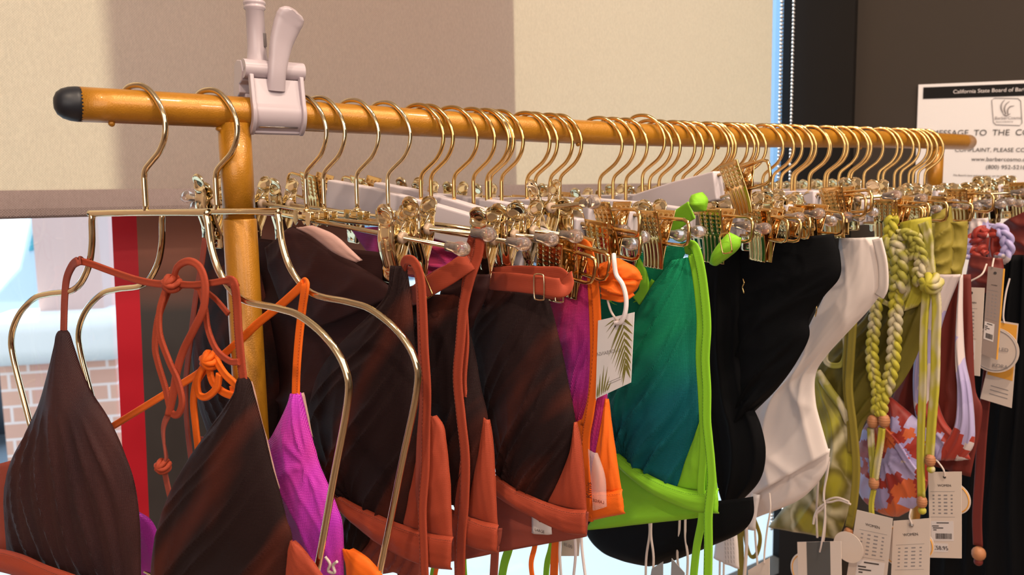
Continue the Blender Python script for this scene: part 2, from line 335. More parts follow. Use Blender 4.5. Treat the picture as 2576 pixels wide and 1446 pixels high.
# ------------------------------------------------------------------ the white clamp that grips the rail
CX = .2505
clamp = empty('clamp', (CX, 0, rz(CX))); tag(clamp, 'white plastic clamp gripping the gold rail, its lever raised', 'clamp')
def arc_shell(r0, r1, a0, a1, w, n=26):
    V, Fq = [], []
    for i in range(n+1):
        a = math.radians(a0+(a1-a0)*i/n)
        for r in (r0, r1):
            for x in (-w/2, w/2): V.append((x, -r*math.cos(a), r*math.sin(a)))
    for i in range(n):
        k = i*4; q = k+4
        Fq += [(k, k+1, q+1, q), (k+2, q+2, q+3, k+3), (k, q, q+2, k+2), (k+1, k+3, q+3, q+1)]
    Fq += [(0, 2, 3, 1), (n*4, n*4+1, n*4+3, n*4+2)]
    return V, Fq
def jaw_prof(r0, r1, a0, a1, top):
    inn = [(-r0*math.cos(math.radians(a0+(a1-a0)*i/20)), r0*math.sin(math.radians(a0+(a1-a0)*i/20))) for i in range(21)]+[(top[0]+(r1-r0), top[1])]
    out = [(-r1*math.cos(math.radians(a0+(a1-a0)*i/20)), r1*math.sin(math.radians(a0+(a1-a0)*i/20))) for i in range(21)]+[(top[0], top[1])]
    return inn, out
def jaw(b, r0, r1, a0, a1, top, x0, x1):
    inn, out = jaw_prof(r0, r1, a0, a1, top); V, Fq = [], []
    for (y0, z0), (y1, z1) in zip(inn, out):
        for y, z in ((y0, z0), (y1, z1)):
            for x in (x0, x1): V.append((x, y, z))
    for i in range(len(inn)-1):
        k = i*4; q = k+4; Fq += [(k, k+1, q+1, q), (k+2, q+2, q+3, k+3), (k, q, q+2, k+2), (k+1, k+3, q+3, q+1)]
    n = (len(inn)-1)*4; Fq += [(0, 2, 3, 1), (n, n+1, n+3, n+2)]; b.add(V, Fq)
b = MB(); jaw(b, .0148, .0180, -66, 25, (-.0125, .0300), -.0215, .0215)
for x in (-.0228, .0228): jaw(b, .0146, .0212, -70, 22, (-.0165, .0330), x-.0019, x+.0019)
b.box((0, -.0072, -.0172), (.047, .0035, .0030), Matrix.Rotation(-.5, 3, 'X'))
fj = b.build('front_jaw', 'whiteplastic', clamp, bevel=.0009)
V, Fq = arc_shell(.0182, .0188, -46, -42, .036); bb = MB(); bb.add(V, Fq); bb.build('jaw_pin', 'steel', fj)
b = MB(); b.add([(v[0], -v[1], v[2]) for v in arc_shell(.0148, .0195, -40, 75, .046)[0]], [tuple(reversed(f)) for f in arc_shell(.0148, .0195, -40, 75, .046)[1]])
b.prism([(0, y, z) for y, z in [(.004, .0185), (.020, .012), (.023, .020), (.016, .044), (.008, .048), (-.004, .046), (-.008, .036), (-.003, .028), (.004, .026)]], (.057, 0, 0))
b.build('back_jaw', 'whiteplastic', clamp, bevel=.0012)
b = MB(); b.tube([(-.0275, -.007, .0385), (.0275, -.007, .0385)], .0085, 20); b.lathe([(.0016, -.0280), (.0016, -.0277)], 10, (0, -.0098, .0385), 'x')
b.build('hinge', 'whiteplastic', clamp, bevel=.001)
# lever: a long thick paddle
b = MB(); P = [(-.0005, -.0125, .020), (0, -.0155, .034), (.002, -.017, .048), (.0045, -.019, .062), (.0085, -.0225, .075), (.0110, -.0250, .0815), (.0125, -.0268, .0855), (.0135, -.0280, .0880), (.0140, -.0286, .0890)]
wd = [.0080, .0080, .0088, .0102, .0118, .0124, .0116, .0085, .0035]
b.tube(P, 1, 20, sm=5, r2=.0055, ref=(0, -1, .25), taper=lambda u: (lambda q: wd[min(7, int(q))]*(1-(q-min(7, int(q))))+wd[min(7, int(q))+1]*(q-min(7, int(q))))(u*8))
b.build('lever', 'whiteplastic', clamp, bevel=.002, seg=3)
# stem with its flared foot, collar and slot
b = MB(); sx = -.0165; b.lathe([(.0120, .040), (.0098, .047), (.0088, .053), (.0083, .060), (.0080, .092), (.0096, .0935), (.0096, .0955), (.0086, .0962), (.0098, .0972), (.0098, .0995), (.008, .101), (.0078, .16)], 24, (sx+.006, .004, 0))
b.build('stem', 'whiteplastic', clamp)
MB().box((sx+.0115, -.0025, .0655), (.0028, .002, .012)).build('stem_slot', 'steel', clamp, smooth=False)
# ------------------------------------------------------------------ hanger parts, modelled once in their own frame (x along the hanger, z up, origin on the rail's centre line)
WR = .0022
def hook_mesh(k=1.0, foot=-.0885, WR=WR):
    P = [(-22.6, -9), (-21.8, -3), (-20, 4), (-16, 12), (-10, 16.8), (-2, 18.2), (6.5, 16.8), (14, 12), (21.4, 3), (26.2, -8), (27.2, -17), (25, -27.5), (19, -37.3), (10.7, -44.5), (3.2, -51), (.6, -57), (.1, -64), (0, foot*1000)]
    b = MB(); Q = [(x*k/1000, 0, z/1000) for x, z in P]; b.tube(Q, WR, 10, sm=4); b.sphere(Q[0], WR*1.25, 10); return b
def as_data(b, name, m, bevel=0, mats=None):
    o = b.build(name, m, mats=mats); me = o.data; bpy.data.objects.remove(o); return me
HOOK = {'A': as_data(hook_mesh(WR=.0025), 'hook', 'palegold'), 'B': as_data(hook_mesh(), 'hook', 'palegold'), 'C': as_data(hook_mesh(1.04, -.080), 'hook', 'gold'),
        'D': as_data(hook_mesh(), 'hook', 'gold')}
# shaped wire frame (lingerie hanger)
half = [(.062, -.0885), (.071, -.0915), (.0745, -.117), (.084, -.140), (.105, -.158), (.142, -.1635), (.166, -.169), (.192, -.186), (.207, -.208), (.207, -.233), (.190, -.295), (.169, -.373), (.150, -.43), (.12, -.455)]
P = [(-x, 0, z) for x, z in reversed(half)]+[(x, 0, z) for x, z in half]
WIREFRAME = as_data(MB().tube(P, .0029, 10, sm=5, closed=True), 'wire_frame', 'palegold')
BARL = .187
b = MB(); b.tube([(-BARL, 0, -.097), (BARL, 0, -.097)], WR, 10); BAR = as_data(b, 'bar', 'palegold')
b = MB()
b.prism([(-.011, -.005, -.0895), (.011, -.005, -.0895), (.011, .005, -.0895), (-.011, .005, -.0895)], (0, 0, .0012)).lathe([(.0032, -.0890), (.0042, -.0878), (.0030, -.0866)], 12)
for x in (-.0085, .0085):
    for y in (-.0052, .0052): b.prism([(x-.0035, y, -.0893), (x+.0035, y, -.0893), (x+.003, y, -.100), (x, y, -.1035), (x-.003, y, -.100)], (0, .0009, 0))
BRACKET = as_data(b, 'bracket', 'palegold')
b = MB(); b.lathe([(.0030, -.013), (.0042, -.012), (.0044, -.004), (.0056, -.001), (.0066, .003), (.0062, .007), (.0042, .0098), (.0012, .0104)], 16, (0, 0, 0), 'x'); TIP = as_data(b, 'rubber_tip', 'clear')
# clip with rounded thumb pads: one leaf is a formed sheet, the pair shares a hinge on the bar (origin)
def leaf(side, wfun, zt, zb, yfun, relief, nu=16, nv=44, th=.0011):
    V, Fq = [], []
    for lay in (0, 1):
        for j in range(nv+1):
            v = j/nv; z = zt+(zb-zt)*v; hw = wfun(v)
            for i in range(nu+1):
                u = -1+2*i/nu
                x = u*hw; rel = relief(u, v)
                y = yfun(v) + rel + (th if lay == 0 else 0) - .0012*abs(u)**6
                V.append((x, -side*y, z))
    n = (nu+1)*(nv+1)
    for j in range(nv):
        for i in range(nu):
            a = j*(nu+1)+i; q = (a, a+nu+1, a+nu+2, a+1)
            Fq.append(q if side > 0 else q[::-1]); r = tuple(n+k for k in q); Fq.append(r[::-1] if side > 0 else r)
    ring = [i for i in range(nu+1)]+[j*(nu+1)+nu for j in range(1, nv+1)]+[nv*(nu+1)+i for i in range(nu-1, -1, -1)]+[j*(nu+1) for j in range(nv-1, 0, -1)]
    for k in range(len(ring)):
        a, c = ring[k], ring[(k+1) % len(ring)]; q = (a, c, n+c, n+a); Fq.append(q if side > 0 else q[::-1])
    return V, Fq
def sst(a, b_, x): t = max(0, min(1, (x-a)/(b_-a))); return t*t*(3-2*t)
def wR(v):
    if v < .11: t = v/.11; return .0090*math.sqrt(max(.02, 1-(1-t)**2))
    return .0090+.0014*sst(.2, .75, v) - (.0016*sst(.975, 1, v))
def yR(v): return .0165*(1-sst(-.22, .93, v))+.0004+.0045*sst(.2, .5, v)*(1-sst(.55, .93, v))
def rR(u, v):
    d = math.hypot(u*.85, (v-.145)/.105); r = 0
    if d < 1.25: r += -.0022*(1-sst(.45, .95, d)) + .0010*math.exp(-((d-1.05)/.12)**2)
    if .44 < v < .83:
        e = sst(.44, .5, v)*(1-sst(.79, .83, v))
        for c in (-.32, .32): r += .0016*e*math.exp(-((u-c)/.15)**2)
    r += .0007*sst(.815, .835, v); 
    if math.hypot(u, (v-.925)/.045*.6) < .16: r -= .0012
    return r
def wG(v): return .0148 - .0014*v
def yG(v): return .0150*(1-sst(-.3, .95, v))+.0004
def rG(u, v):
    r = 0
    if .07 < v < .46:
        fu = (u+1)/2*4; fv = (v-.07)/.39*5; a = abs(fu-round(fu-.5)-.5); c = abs(fv-math.floor(fv)-.5)
        if abs(u) < .86: r += .0010*(1-sst(.18, .40, a))*(1-sst(.22, .42, c))
    if .50 < v < .985 and abs(u) < .9:
        e = sst(.50, .54, v); fu = (u+.9)/1.8*5; r += .0012*e*math.cos((fu-.5)*2*math.pi)**2*(1 if math.cos((fu-.5)*2*math.pi) > 0 else 0)
    return r
def clip_data(kind):
    b = MB()
    for s in (1, -1):
        if kind == 'R': b.add(*leaf(s, wR, .0285, -.0420, yR, rR, 20, 56))
        else: b.add(*leaf(s, wG, .0195, -.0385, yG, rG, 26, 40))
    if kind == 'R':
        for s in (1, -1):
            for x in (-.0065, .0065): b.prism([(x, s*.002, .006), (x, s*.0128, .010), (x, s*.0100, -.009), (x, s*.002, -.004)], (.0008, 0, 0))
    else:
        for s in (1, -1):
            for x in (-.0125, .0125): b.prism([(x, s*.0015, .003), (x, s*.0105, .009), (x, s*.0075, -.010), (x, s*.0015, -.005)], (.0008, 0, 0))
    return as_data(b, 'clip', 'palegold' if kind == 'R' else 'rosegold')
CLIP = {'R': clip_data('R'), 'G': clip_data('G')}
b = MB(); b.tube([(-.006+.012*i/48, .0042*math.cos(i*.8), .0042*math.sin(i*.8)) for i in range(49)], .0007, 6)
b.tube([(-.006, 0, .004), (-.006, -.007, .013), (-.001, -.0085, .013)], .0007, 6).tube([(.006, 0, .004), (.006, .007, .013), (.001, .0085, .013)], .0007, 6)
SPRING = as_data(b, 'spring', 'spring')
WASHER = as_data(MB().lathe([(.0030, -.0025), (.0050, -.0022), (.0053, 0), (.0050, .0022), (.0030, .0025)], 16, (.0105, 0, 0), 'x'), 'washer', 'washer')
# wooden hanger body and wire loops
BH = .14
b = MB()
top = [(-BH, -.0835), (-BH*.5, -.0795), (0, -.0785), (BH*.5, -.0795), (BH, -.0835)]; bot = [(BH, -.1165), (BH*.5, -.1145), (0, -.114), (-BH*.5, -.1145), (-BH, -.1165)]
b.prism([(x, 0, z) for x, z in top+bot], (0, .0135, 0))
o = b.build('body', 'whitewood'); md = o.modifiers.new('e', 'BEVEL'); md.width = .0022; md.segments = 3; md.limit_method = 'ANGLE'
dg = bpy.context.evaluated_depsgraph_get(); BODY = bpy.data.meshes.new_from_object(o.evaluated_get(dg)); BODY.name = 'body'; bpy.data.objects.remove(o)
BODY.polygons.foreach_set('use_smooth', [False]*len(BODY.polygons))
LE = .215; b = MB()
for s in (1,): b.tube([(s*(BH-.006), 0, -.0885), (s*(LE-.007), 0, -.0885), (s*(LE-.002), 0, -.0905), (s*LE, 0, -.0955), (s*LE, 0, -.1065), (s*(LE-.002), 0, -.1115), (s*(LE-.007), 0, -.1135), (s*(BH-.006), 0, -.1135)], .0019, 8)
LOOP = as_data(b, 'wire_loop', 'rosegold')
def child(data, name, parent, loc=(0, 0, 0), rot=(0, 0, 0), scale=None):
    o = bpy.data.objects.new(name, data); COL.objects.link(o); o.parent = parent; o.location = loc; o.rotation_euler = rot
    if scale: o.scale = scale
    return o
def hook_X(bulge, psi, k, r=.0272):
    t = math.radians(psi); X = .5
    f = lambda x: proj((x+r*k*math.sin(t), -r*k*math.cos(t), rz(x)-.016))[0]-bulge
    for _ in range(40): X -= max(-.2, min(.2, f(X)/((f(X+.001)-f(X))/.001)))
    return X
HANG = []
def hanger(kind, bulge, th, psi=34, tilt=0, clips=(-.13, .13), kinds=None, label=None, ctilt=(0, 0), X=None, lift=0):
    """th: how far the hanger's near end is turned along the rail; psi: the same for its hook; tilt: near end up"""
    hk = {'A': 'A', 'B': 'B', 'C': 'C', 'D': 'D'}[kind]; k = 1.04 if kind == 'C' else 1
    if X is None: X = hook_X(bulge, psi, k)
    name = {'A': 'wire_hanger', 'B': 'clip_hanger', 'C': 'wooden_hanger', 'D': 'clip_hanger'}[kind]
    r = empty(name, (X, 0, rz(X)+lift), (0, 0, math.radians(th-90)))
    tag(r, label, 'hanger', {'A': 'shaped wire hangers', 'B': 'gold clip hangers on the rail', 'D': 'gold clip hangers on the rail', 'C': 'white clip hangers on the rail'}[kind])
    child(HOOK[hk], 'hook', r, rot=(0, 0, math.radians(psi-th)))
    HANG.append((X, th, kind))
    if kind == 'A': child(WIREFRAME, 'wire_frame', r); return X
    t = math.radians(tilt); R = Euler((0, -t, 0)); piv = Vector((0, 0, -.086))
    def tl(p): return piv + (R.to_matrix() @ (Vector(p)-piv))
    if kind in 'BD':
        child(BRACKET, 'bracket', r, tl((0, 0, 0)), R); child(BAR, 'bar', r, tl((0, 0, 0)), R)
        for s in (1, -1): child(TIP, 'rubber_tip', r, tl((s*(BARL-.002), 0, -.097)), (0, -t, 0) if s > 0 else (0, math.pi-t, 0))
        cz = -.097; ck = kinds or 'RR'
    else:
        child(BODY, 'body', r, tl((0, 0, 0)), R); child(LOOP, 'wire_loop', r, tl((0, 0, 0)), R); child(LOOP, 'wire_loop', r, tl((0, 0, 0)), (0, math.pi, math.pi)).rotation_euler = (Euler((0, -t, 0)).to_matrix() @ Euler((0, 0, math.pi)).to_matrix()).to_euler(); cz = -.101; ck = kinds or 'GG'
        if clips == (-.13, .13): clips = (-.165, .17)
    for q, cx in enumerate(clips):
        if cx is None: continue
        cl = child(CLIP[ck[q]], 'clip', r, tl((cx, 0, cz)), (math.radians(ctilt[q]), -t, 0))
        child(SPRING, 'spring', cl)
        if ck[q] == 'R': child(WASHER, 'washer', cl)
    return X
NTH = ['first', 'second', 'third', 'fourth', 'fifth', 'sixth', 'seventh', 'eighth', 'ninth', 'tenth']+['%dth' % k for k in range(11, 21)]
# first two, left of the clamp
hanger('A', 415, 28, 34, X=.1364, label='shaped gold wire hanger nearest the black rail end, holding the rust and brown top')
hanger('A', 606, 28, 34, X=.1952, label='shaped gold wire hanger in front of the gold post, holding the magenta and orange top')
SPEC = [  # kind, hook bulge in the photo or ('X', value), th, tilt, extra
 ('B', 815, 20.7, -7.3, dict(X=.278, clips=(-.150, .113))), ('B', 840, 24, -4, dict(X=.2957, clips=(-.155, .115))), ('B', 948, 26, -7, dict(X=.330, clips=(-.14, .148))),
 ('B', 1040, 24, -6, dict(X=.364, clips=(-.15, .14))), ('C', 1133, 19, -12, dict(X=.402)), ('D', 1133, 14, -5, dict(X=.414)),
 ('C', 1150, 10, -11, dict(X=.442)), ('D', 1210, 16, -4, dict(X=.4665)), ('D', 1230, -3, 4.6, dict(X=.484, clips=(-.14, .112))),
 ('B', 1283, 14, -8, {}), ('C', 1292, 6, -6, {}), ('D', 1316, 12, -6, {}),
 ('C', 1383, -8, 0, dict()), ('D', 1402, 14, -6, {}), ('C', 1440, 0, -3, {}), ('D', 1463, 10, -5, {}),
 ('C', 1565, 5, -3, {}), ('D', 1597, 8, -4, {}), ('D', 1628, 10, -5, {}), ('C', 1672, -7, 11.5, dict(lift=.006)),
 ('C', 1690, 4, -4, {}), ('D', 1711, 10, -2, {}), ('C', 1748, -12, -4, {}), ('D', 1769, 8, -1, {}), ('D', 1797, 10, -4, {}),
 ('C', 1833, -4, -3, {}), ('D', 1843, 8, -3, {}), ('C', 1851, -20, -4, {}), ('D', 1880, 6, -3, {}), ('C', 1898, -4, 3.5, {}), ('D', 1908, 8, -2, {}), ('C', 1927, -12, 2, {}),
 ('D', 1970, 6, 4, {}), ('C', 1997, 4, -3, {}), ('C', 2018, 0, -3, {}), ('D', 2043, 4, 2, {}), ('C', 2053, -6, -2, {}), ('D', 2086, 4, -3, {}), ('C', 2090, -4, -2, {}),
 ('D', 2125, 6, -1, {}), ('C', 2133, 2, -3, {}), ('D', 2160, 2, -2, {}), ('D', 2184, 6, -3, {}), ('C', 2192, 0, 0, {}), ('D', 2222, 4, -2, {}), ('D', 2258, 2, -3, {}),
 ('D', 2270, 8, -2, {}), ('D', 2298, 6, -3, {}), ('D', 2313, 2, 2, {}), ('D', 2334, 6, -3, {}), ('D', 2344, 4, 0, {}), ('C', 2358, -3, 2, {}), ('D', 2373, 6, 2, {}),
]
ORD = lambda n: NTH[n-1] if n <= 20 else '%d%s' % (n, {1: 'st', 2: 'nd', 3: 'rd'}.get(n % 10, 'th'))
for k, (kd, bu, th, ti, ex) in enumerate(SPEC):
    nm = 'white wooden clip hanger' if kd == 'C' else 'gold wire clip hanger'
    hanger(kd, bu, th, 30+(k*37 % 7), ti, label='%s, its hook the %s to the right of the white clamp' % (nm, ORD(k+1)), **ex)
# ------------------------------------------------------------------ fabrics
def fabric(name, c1, c2=None, weave=.0011, bump=.35, rough=.62, sheen=.25, patch=9, stretch=(1, .35), pmin=.45, pmax=.7, sparkle=0, grad=None, spec=.35, sheent=None, rot=.9):
    m, nt, b = mat(name); L = nt.links
    uv = N(nt, 'ShaderNodeUVMap'); uv.uv_map = 'UVMap'
    col = None
    if c2:
        mp = N(nt, 'ShaderNodeMapping'); mp.vector_type = 'TEXTURE'; mp.inputs['Scale'].default_value = (1/stretch[1], 1/stretch[0], 1); mp.inputs['Rotation'].default_value = (0, 0, rot)
        no = N(nt, 'ShaderNodeTexNoise', Scale=patch*2, Detail=2); L.new(uv.outputs[0], mp.inputs[0]); L.new(mp.outputs[0], no.inputs['Vector'])
        mr = N(nt, 'ShaderNodeMapRange'); mr.inputs['From Min'].default_value = pmin; mr.inputs['From Max'].default_value = pmax; L.new(no.outputs[0], mr.inputs['Value'])
        mx = N(nt, 'ShaderNodeMix', data_type='RGBA'); mx.inputs['A'].default_value = (*c1, 1); mx.inputs['B'].default_value = (*c2, 1)
        L.new(mr.outputs[0], mx.inputs['Factor']); col = mx.outputs['Result']
    if grad:      # a dyed change of colour across the cloth: (colour, direction x, direction y, from, to) in metres of cloth
        sp = N(nt, 'ShaderNodeSeparateXYZ'); L.new(uv.outputs[0], sp.inputs[0])
        a = N(nt, 'ShaderNodeMath', operation='MULTIPLY'); a.inputs[1].default_value = grad[1]; L.new(sp.outputs['X'], a.inputs[0])
        c = N(nt, 'ShaderNodeMath', operation='MULTIPLY_ADD'); c.inputs[1].default_value = grad[2]; L.new(sp.outputs['Y'], c.inputs[0]); L.new(a.outputs[0], c.inputs[2])
        mr = N(nt, 'ShaderNodeMapRange'); mr.inputs['From Min'].default_value = grad[3]; mr.inputs['From Max'].default_value = grad[4]; L.new(c.outputs[0], mr.inputs['Value'])
        mx = N(nt, 'ShaderNodeMix', data_type='RGBA'); mx.inputs['A'].default_value = (*c1, 1); mx.inputs['B'].default_value = (*grad[0], 1)
        if col: L.new(col, mx.inputs['A'])
        L.new(mr.outputs[0], mx.inputs['Factor']); col = mx.outputs['Result']
    # knit: fine net of ribs
    sp = N(nt, 'ShaderNodeSeparateXYZ'); L.new(uv.outputs[0], sp.inputs[0]); w = []
    for dx, dy in ((1, .6), (1, -.6)):
        a = N(nt, 'ShaderNodeMath', operation='MULTIPLY'); a.inputs[1].default_value = dx*2*math.pi/weave; L.new(sp.outputs['X'], a.inputs[0])
        c = N(nt, 'ShaderNodeMath', operation='MULTIPLY_ADD'); c.inputs[1].default_value = dy*2*math.pi/weave; L.new(sp.outputs['Y'], c.inputs[0]); L.new(a.outputs[0], c.inputs[2])
        s = N(nt, 'ShaderNodeMath', operation='SINE'); L.new(c.outputs[0], s.inputs[0]); w.append(s)
    pr = N(nt, 'ShaderNodeMath', operation='MULTIPLY'); L.new(w[0].outputs[0], pr.inputs[0]); L.new(w[1].outputs[0], pr.inputs[1])
    bp = N(nt, 'ShaderNodeBump', Strength=bump, Distance=.0004); L.new(pr.outputs[0], bp.inputs['Height']); L.new(bp.outputs[0], b.inputs['Normal'])
    if c2:
        m2 = N(nt, 'ShaderNodeMix', data_type='RGBA', blend_type='MULTIPLY'); 
        mr2 = N(nt, 'ShaderNodeMapRange'); mr2.inputs['From Min'].default_value = -1; mr2.inputs['From Max'].default_value = .8; mr2.inputs['To Min'].default_value = .62; mr2.inputs['To Max'].default_value = 1.1
        L.new(pr.outputs[0], mr2.inputs['Value']); m2.inputs['Factor'].default_value = 1; L.new(col, m2.inputs['A']); L.new(mr2.outputs[0], m2.inputs['B']); col = m2.outputs['Result']
    if sparkle:
        vo = N(nt, 'ShaderNodeTexVoronoi', Scale=1500); L.new(uv.outputs[0], vo.inputs['Vector'])
        mr = N(nt, 'ShaderNodeMapRange'); mr.inputs['From Min'].default_value = .15; mr.inputs['From Max'].default_value = .02; mr.inputs['To Max'].default_value = sparkle; L.new(vo.outputs['Distance'], mr.inputs['Value'])
        mx = N(nt, 'ShaderNodeMix', data_type='RGBA'); mx.inputs['A'].default_value = (*c1, 1); mx.inputs['B'].default_value = (*[min(1, x*2.2+.08) for x in c1], 1)
        if col: L.new(col, mx.inputs['A'])
        L.new(mr.outputs[0], mx.inputs['Factor']); col = mx.outputs['Result']
    if col: L.new(col, b.inputs['Base Color'])
    else: b.inputs['Base Color'].default_value = (*c1, 1)
    b.inputs['Roughness'].default_value = rough; b.inputs['Sheen Weight'].default_value = sheen; b.inputs['Specular IOR Level'].default_value = spec
    b.inputs['Sheen Tint'].default_value = (*(sheent or [min(1, x*2+.2) for x in c1]), 1); b.inputs['Sheen Roughness'].default_value = .4
    M[name] = m; return m
fabric('brown_mesh', (.016, .0048, .0050), (.105, .019, .009), .0013, .5, .68, .02, spec=.2, patch=11, stretch=(1, .2), pmin=.48, pmax=.68, sheent=(.55, .35, .35))
fabric('brown_mesh_plum', (.028, .0088, .0120), (.072, .019, .016), .0013, .5, .55, .05, spec=.3, patch=8, stretch=(1, .2), rot=1.5, sheent=(.6, .4, .4))
fabric('brown_lining', (.032, .0088, .0085), None, .0011, .3, .65, .03, spec=.2)
fabric('rust', (.37, .056, .024), None, .0010, .35, .62, .08, sparkle=.6, spec=.25)
fabric('rust_dull', (.31, .065, .043), None, .0010, .3, .65, .08, spec=.25)
fabric('orange', (.88, .15, .010), None, .0010, .25, .6, .1, sparkle=.25, spec=.25)
fabric('magenta', (.42, .015, .24), (.56, .02, .11), .0016, .6, .55, .3, patch=9, pmin=.4, pmax=.65, sheent=(.8, .3, 1))
fabric('violet', (.60, .035, .60), (.66, .04, .30), .0016, .6, .5, .35, patch=9, pmin=.45, pmax=.7, sheent=(.8, .3, 1))
fabric('green_mesh', (.001, .15, .085), (.005, .29, .125), .0015, .55, .65, .05, spec=.2, patch=9, stretch=(1, .3), pmin=.35, pmax=.6, grad=((.001, .12, .145), -.55, 1, 1.01, .94))
fabric('lime', (.25, .60, .025), None, .0010, .25, .6, .1, sparkle=.2, spec=.25)
fabric('black', (.0022, .0022, .0030), None, .0010, .2, .75, .0, spec=.12)
fabric('white_cloth', (.74, .64, .60), None, .0010, .15, .6, .3)
fabric('olive', (.27, .21, .025), None, .0010, .25, .65, .2)
fabric('olive_dark', (.155, .125, .016), (.26, .22, .03), .0010, .2, .6, .1, patch=6)
fabric('yellow_tie_dye', (.52, .46, .045), (.60, .52, .33), .0010, .2, .6, .1, patch=24, stretch=(.3, 1), pmin=.5, pmax=.62, rot=0)
fabric('olive_tie_dye', (.36, .33, .05), (.62, .54, .36), .0010, .2, .6, .1, patch=30, stretch=(.5, 1), pmin=.47, pmax=.6, rot=0)
fabric('maroon', (.15, .018, .012), None, .0010, .2, .6, .15)
fabric('pink_lining', (.50, .30, .26), None, .0010, .15, .7, .2)
def print_mat(name, cols, scale=(9, 14), warp=.04, base='voronoi', blocks=True):
    m, nt, b = mat(name); L = nt.links; uv = N(nt, 'ShaderNodeUVMap'); uv.uv_map = 'UVMap'
    no = N(nt, 'ShaderNodeTexNoise', Scale=30, Detail=2); L.new(uv.outputs[0], no.inputs['Vector'])
    ma = N(nt, 'ShaderNodeVectorMath', operation='MULTIPLY_ADD'); ma.inputs[1].default_value = (warp, warp, 0); L.new(no.outputs['Color'], ma.inputs[0]); L.new(uv.outputs[0], ma.inputs[2])
    mp = N(nt, 'ShaderNodeMapping'); mp.inputs['Scale'].default_value = (scale[0], scale[1], 1); mp.inputs['Rotation'].default_value = (0, 0, .35); L.new(ma.outputs[0], mp.inputs[0])
    if blocks:       # stepped blocks of colour
        sc2 = N(nt, 'ShaderNodeVectorMath', operation='SNAP'); sc2.inputs[1].default_value = (.055, .045, 1); L.new(mp.outputs[0], sc2.inputs[0]); src = sc2.outputs[0]
    else: src = mp.outputs[0]
    vo = N(nt, 'ShaderNodeTexVoronoi', Scale=2.6); vo.distance = 'MANHATTAN' if blocks else 'EUCLIDEAN'; L.new(src, vo.inputs['Vector'])
    rp = N(nt, 'ShaderNodeValToRGB'); rp.color_ramp.interpolation = 'CONSTANT' if blocks else 'EASE'
    if blocks:
        sp = N(nt, 'ShaderNodeSeparateColor'); L.new(vo.outputs['Color'], sp.inputs[0]); L.new(sp.outputs[0], rp.inputs[0])
    else: L.new(vo.outputs['Distance'], rp.inputs[0])
    e = rp.color_ramp.elements; e[0].color = (*cols[0], 1); e[0].position = 0; e[1].color = (*cols[-1], 1); e[1].position = (len(cols)-1)/len(cols)
    for k, c in enumerate(cols[1:-1], 1): q = e.new(k/len(cols)); q.color = (*c, 1)
    L.new(rp.outputs[0], b.inputs['Base Color']); b.inputs['Roughness'].default_value = .5; b.inputs['Sheen Weight'].default_value = .15; M[name] = m
print_mat('block_print', [(.36, .028, .015), (.42, .36, .62), (.62, .12, .03), (.36, .30, .55), (.66, .52, .50), (.30, .022, .016)], (15, 15), .012)
print_mat('block_print_pale', [(.42, .36, .62), (.66, .55, .54), (.38, .035, .02), (.66, .55, .54), (.46, .40, .66)], (13, 11), .010)
print_mat('ikat_print', [(.36, .32, .008), (.38, .33, .02), (.18, .145, .015), (.55, .48, .28), (.15, .12, .015), (.40, .36, .02)], (8, 5), .02, blocks=False)
print_mat('floral_print', [(.60, .12, .05), (.30, .02, .01), (.75, .45, .35), (.5, .08, .03)], (60, 60), .01, blocks=False)
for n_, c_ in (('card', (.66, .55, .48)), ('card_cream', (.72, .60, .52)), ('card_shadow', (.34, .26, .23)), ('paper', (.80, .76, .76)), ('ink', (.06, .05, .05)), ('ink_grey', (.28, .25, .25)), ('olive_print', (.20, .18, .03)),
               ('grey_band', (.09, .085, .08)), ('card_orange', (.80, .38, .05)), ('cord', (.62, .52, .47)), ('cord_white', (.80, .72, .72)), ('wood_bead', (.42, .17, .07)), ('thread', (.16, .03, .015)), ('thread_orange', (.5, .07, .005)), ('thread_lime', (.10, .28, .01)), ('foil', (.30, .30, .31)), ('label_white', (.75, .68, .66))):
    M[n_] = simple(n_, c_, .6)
M['sheer'] = simple('sheer_label', (.95, .85, .80), .4, trans=.0); nt = M['sheer'].node_tree; nt.nodes['Principled BSDF'].inputs['Alpha'].default_value = .22
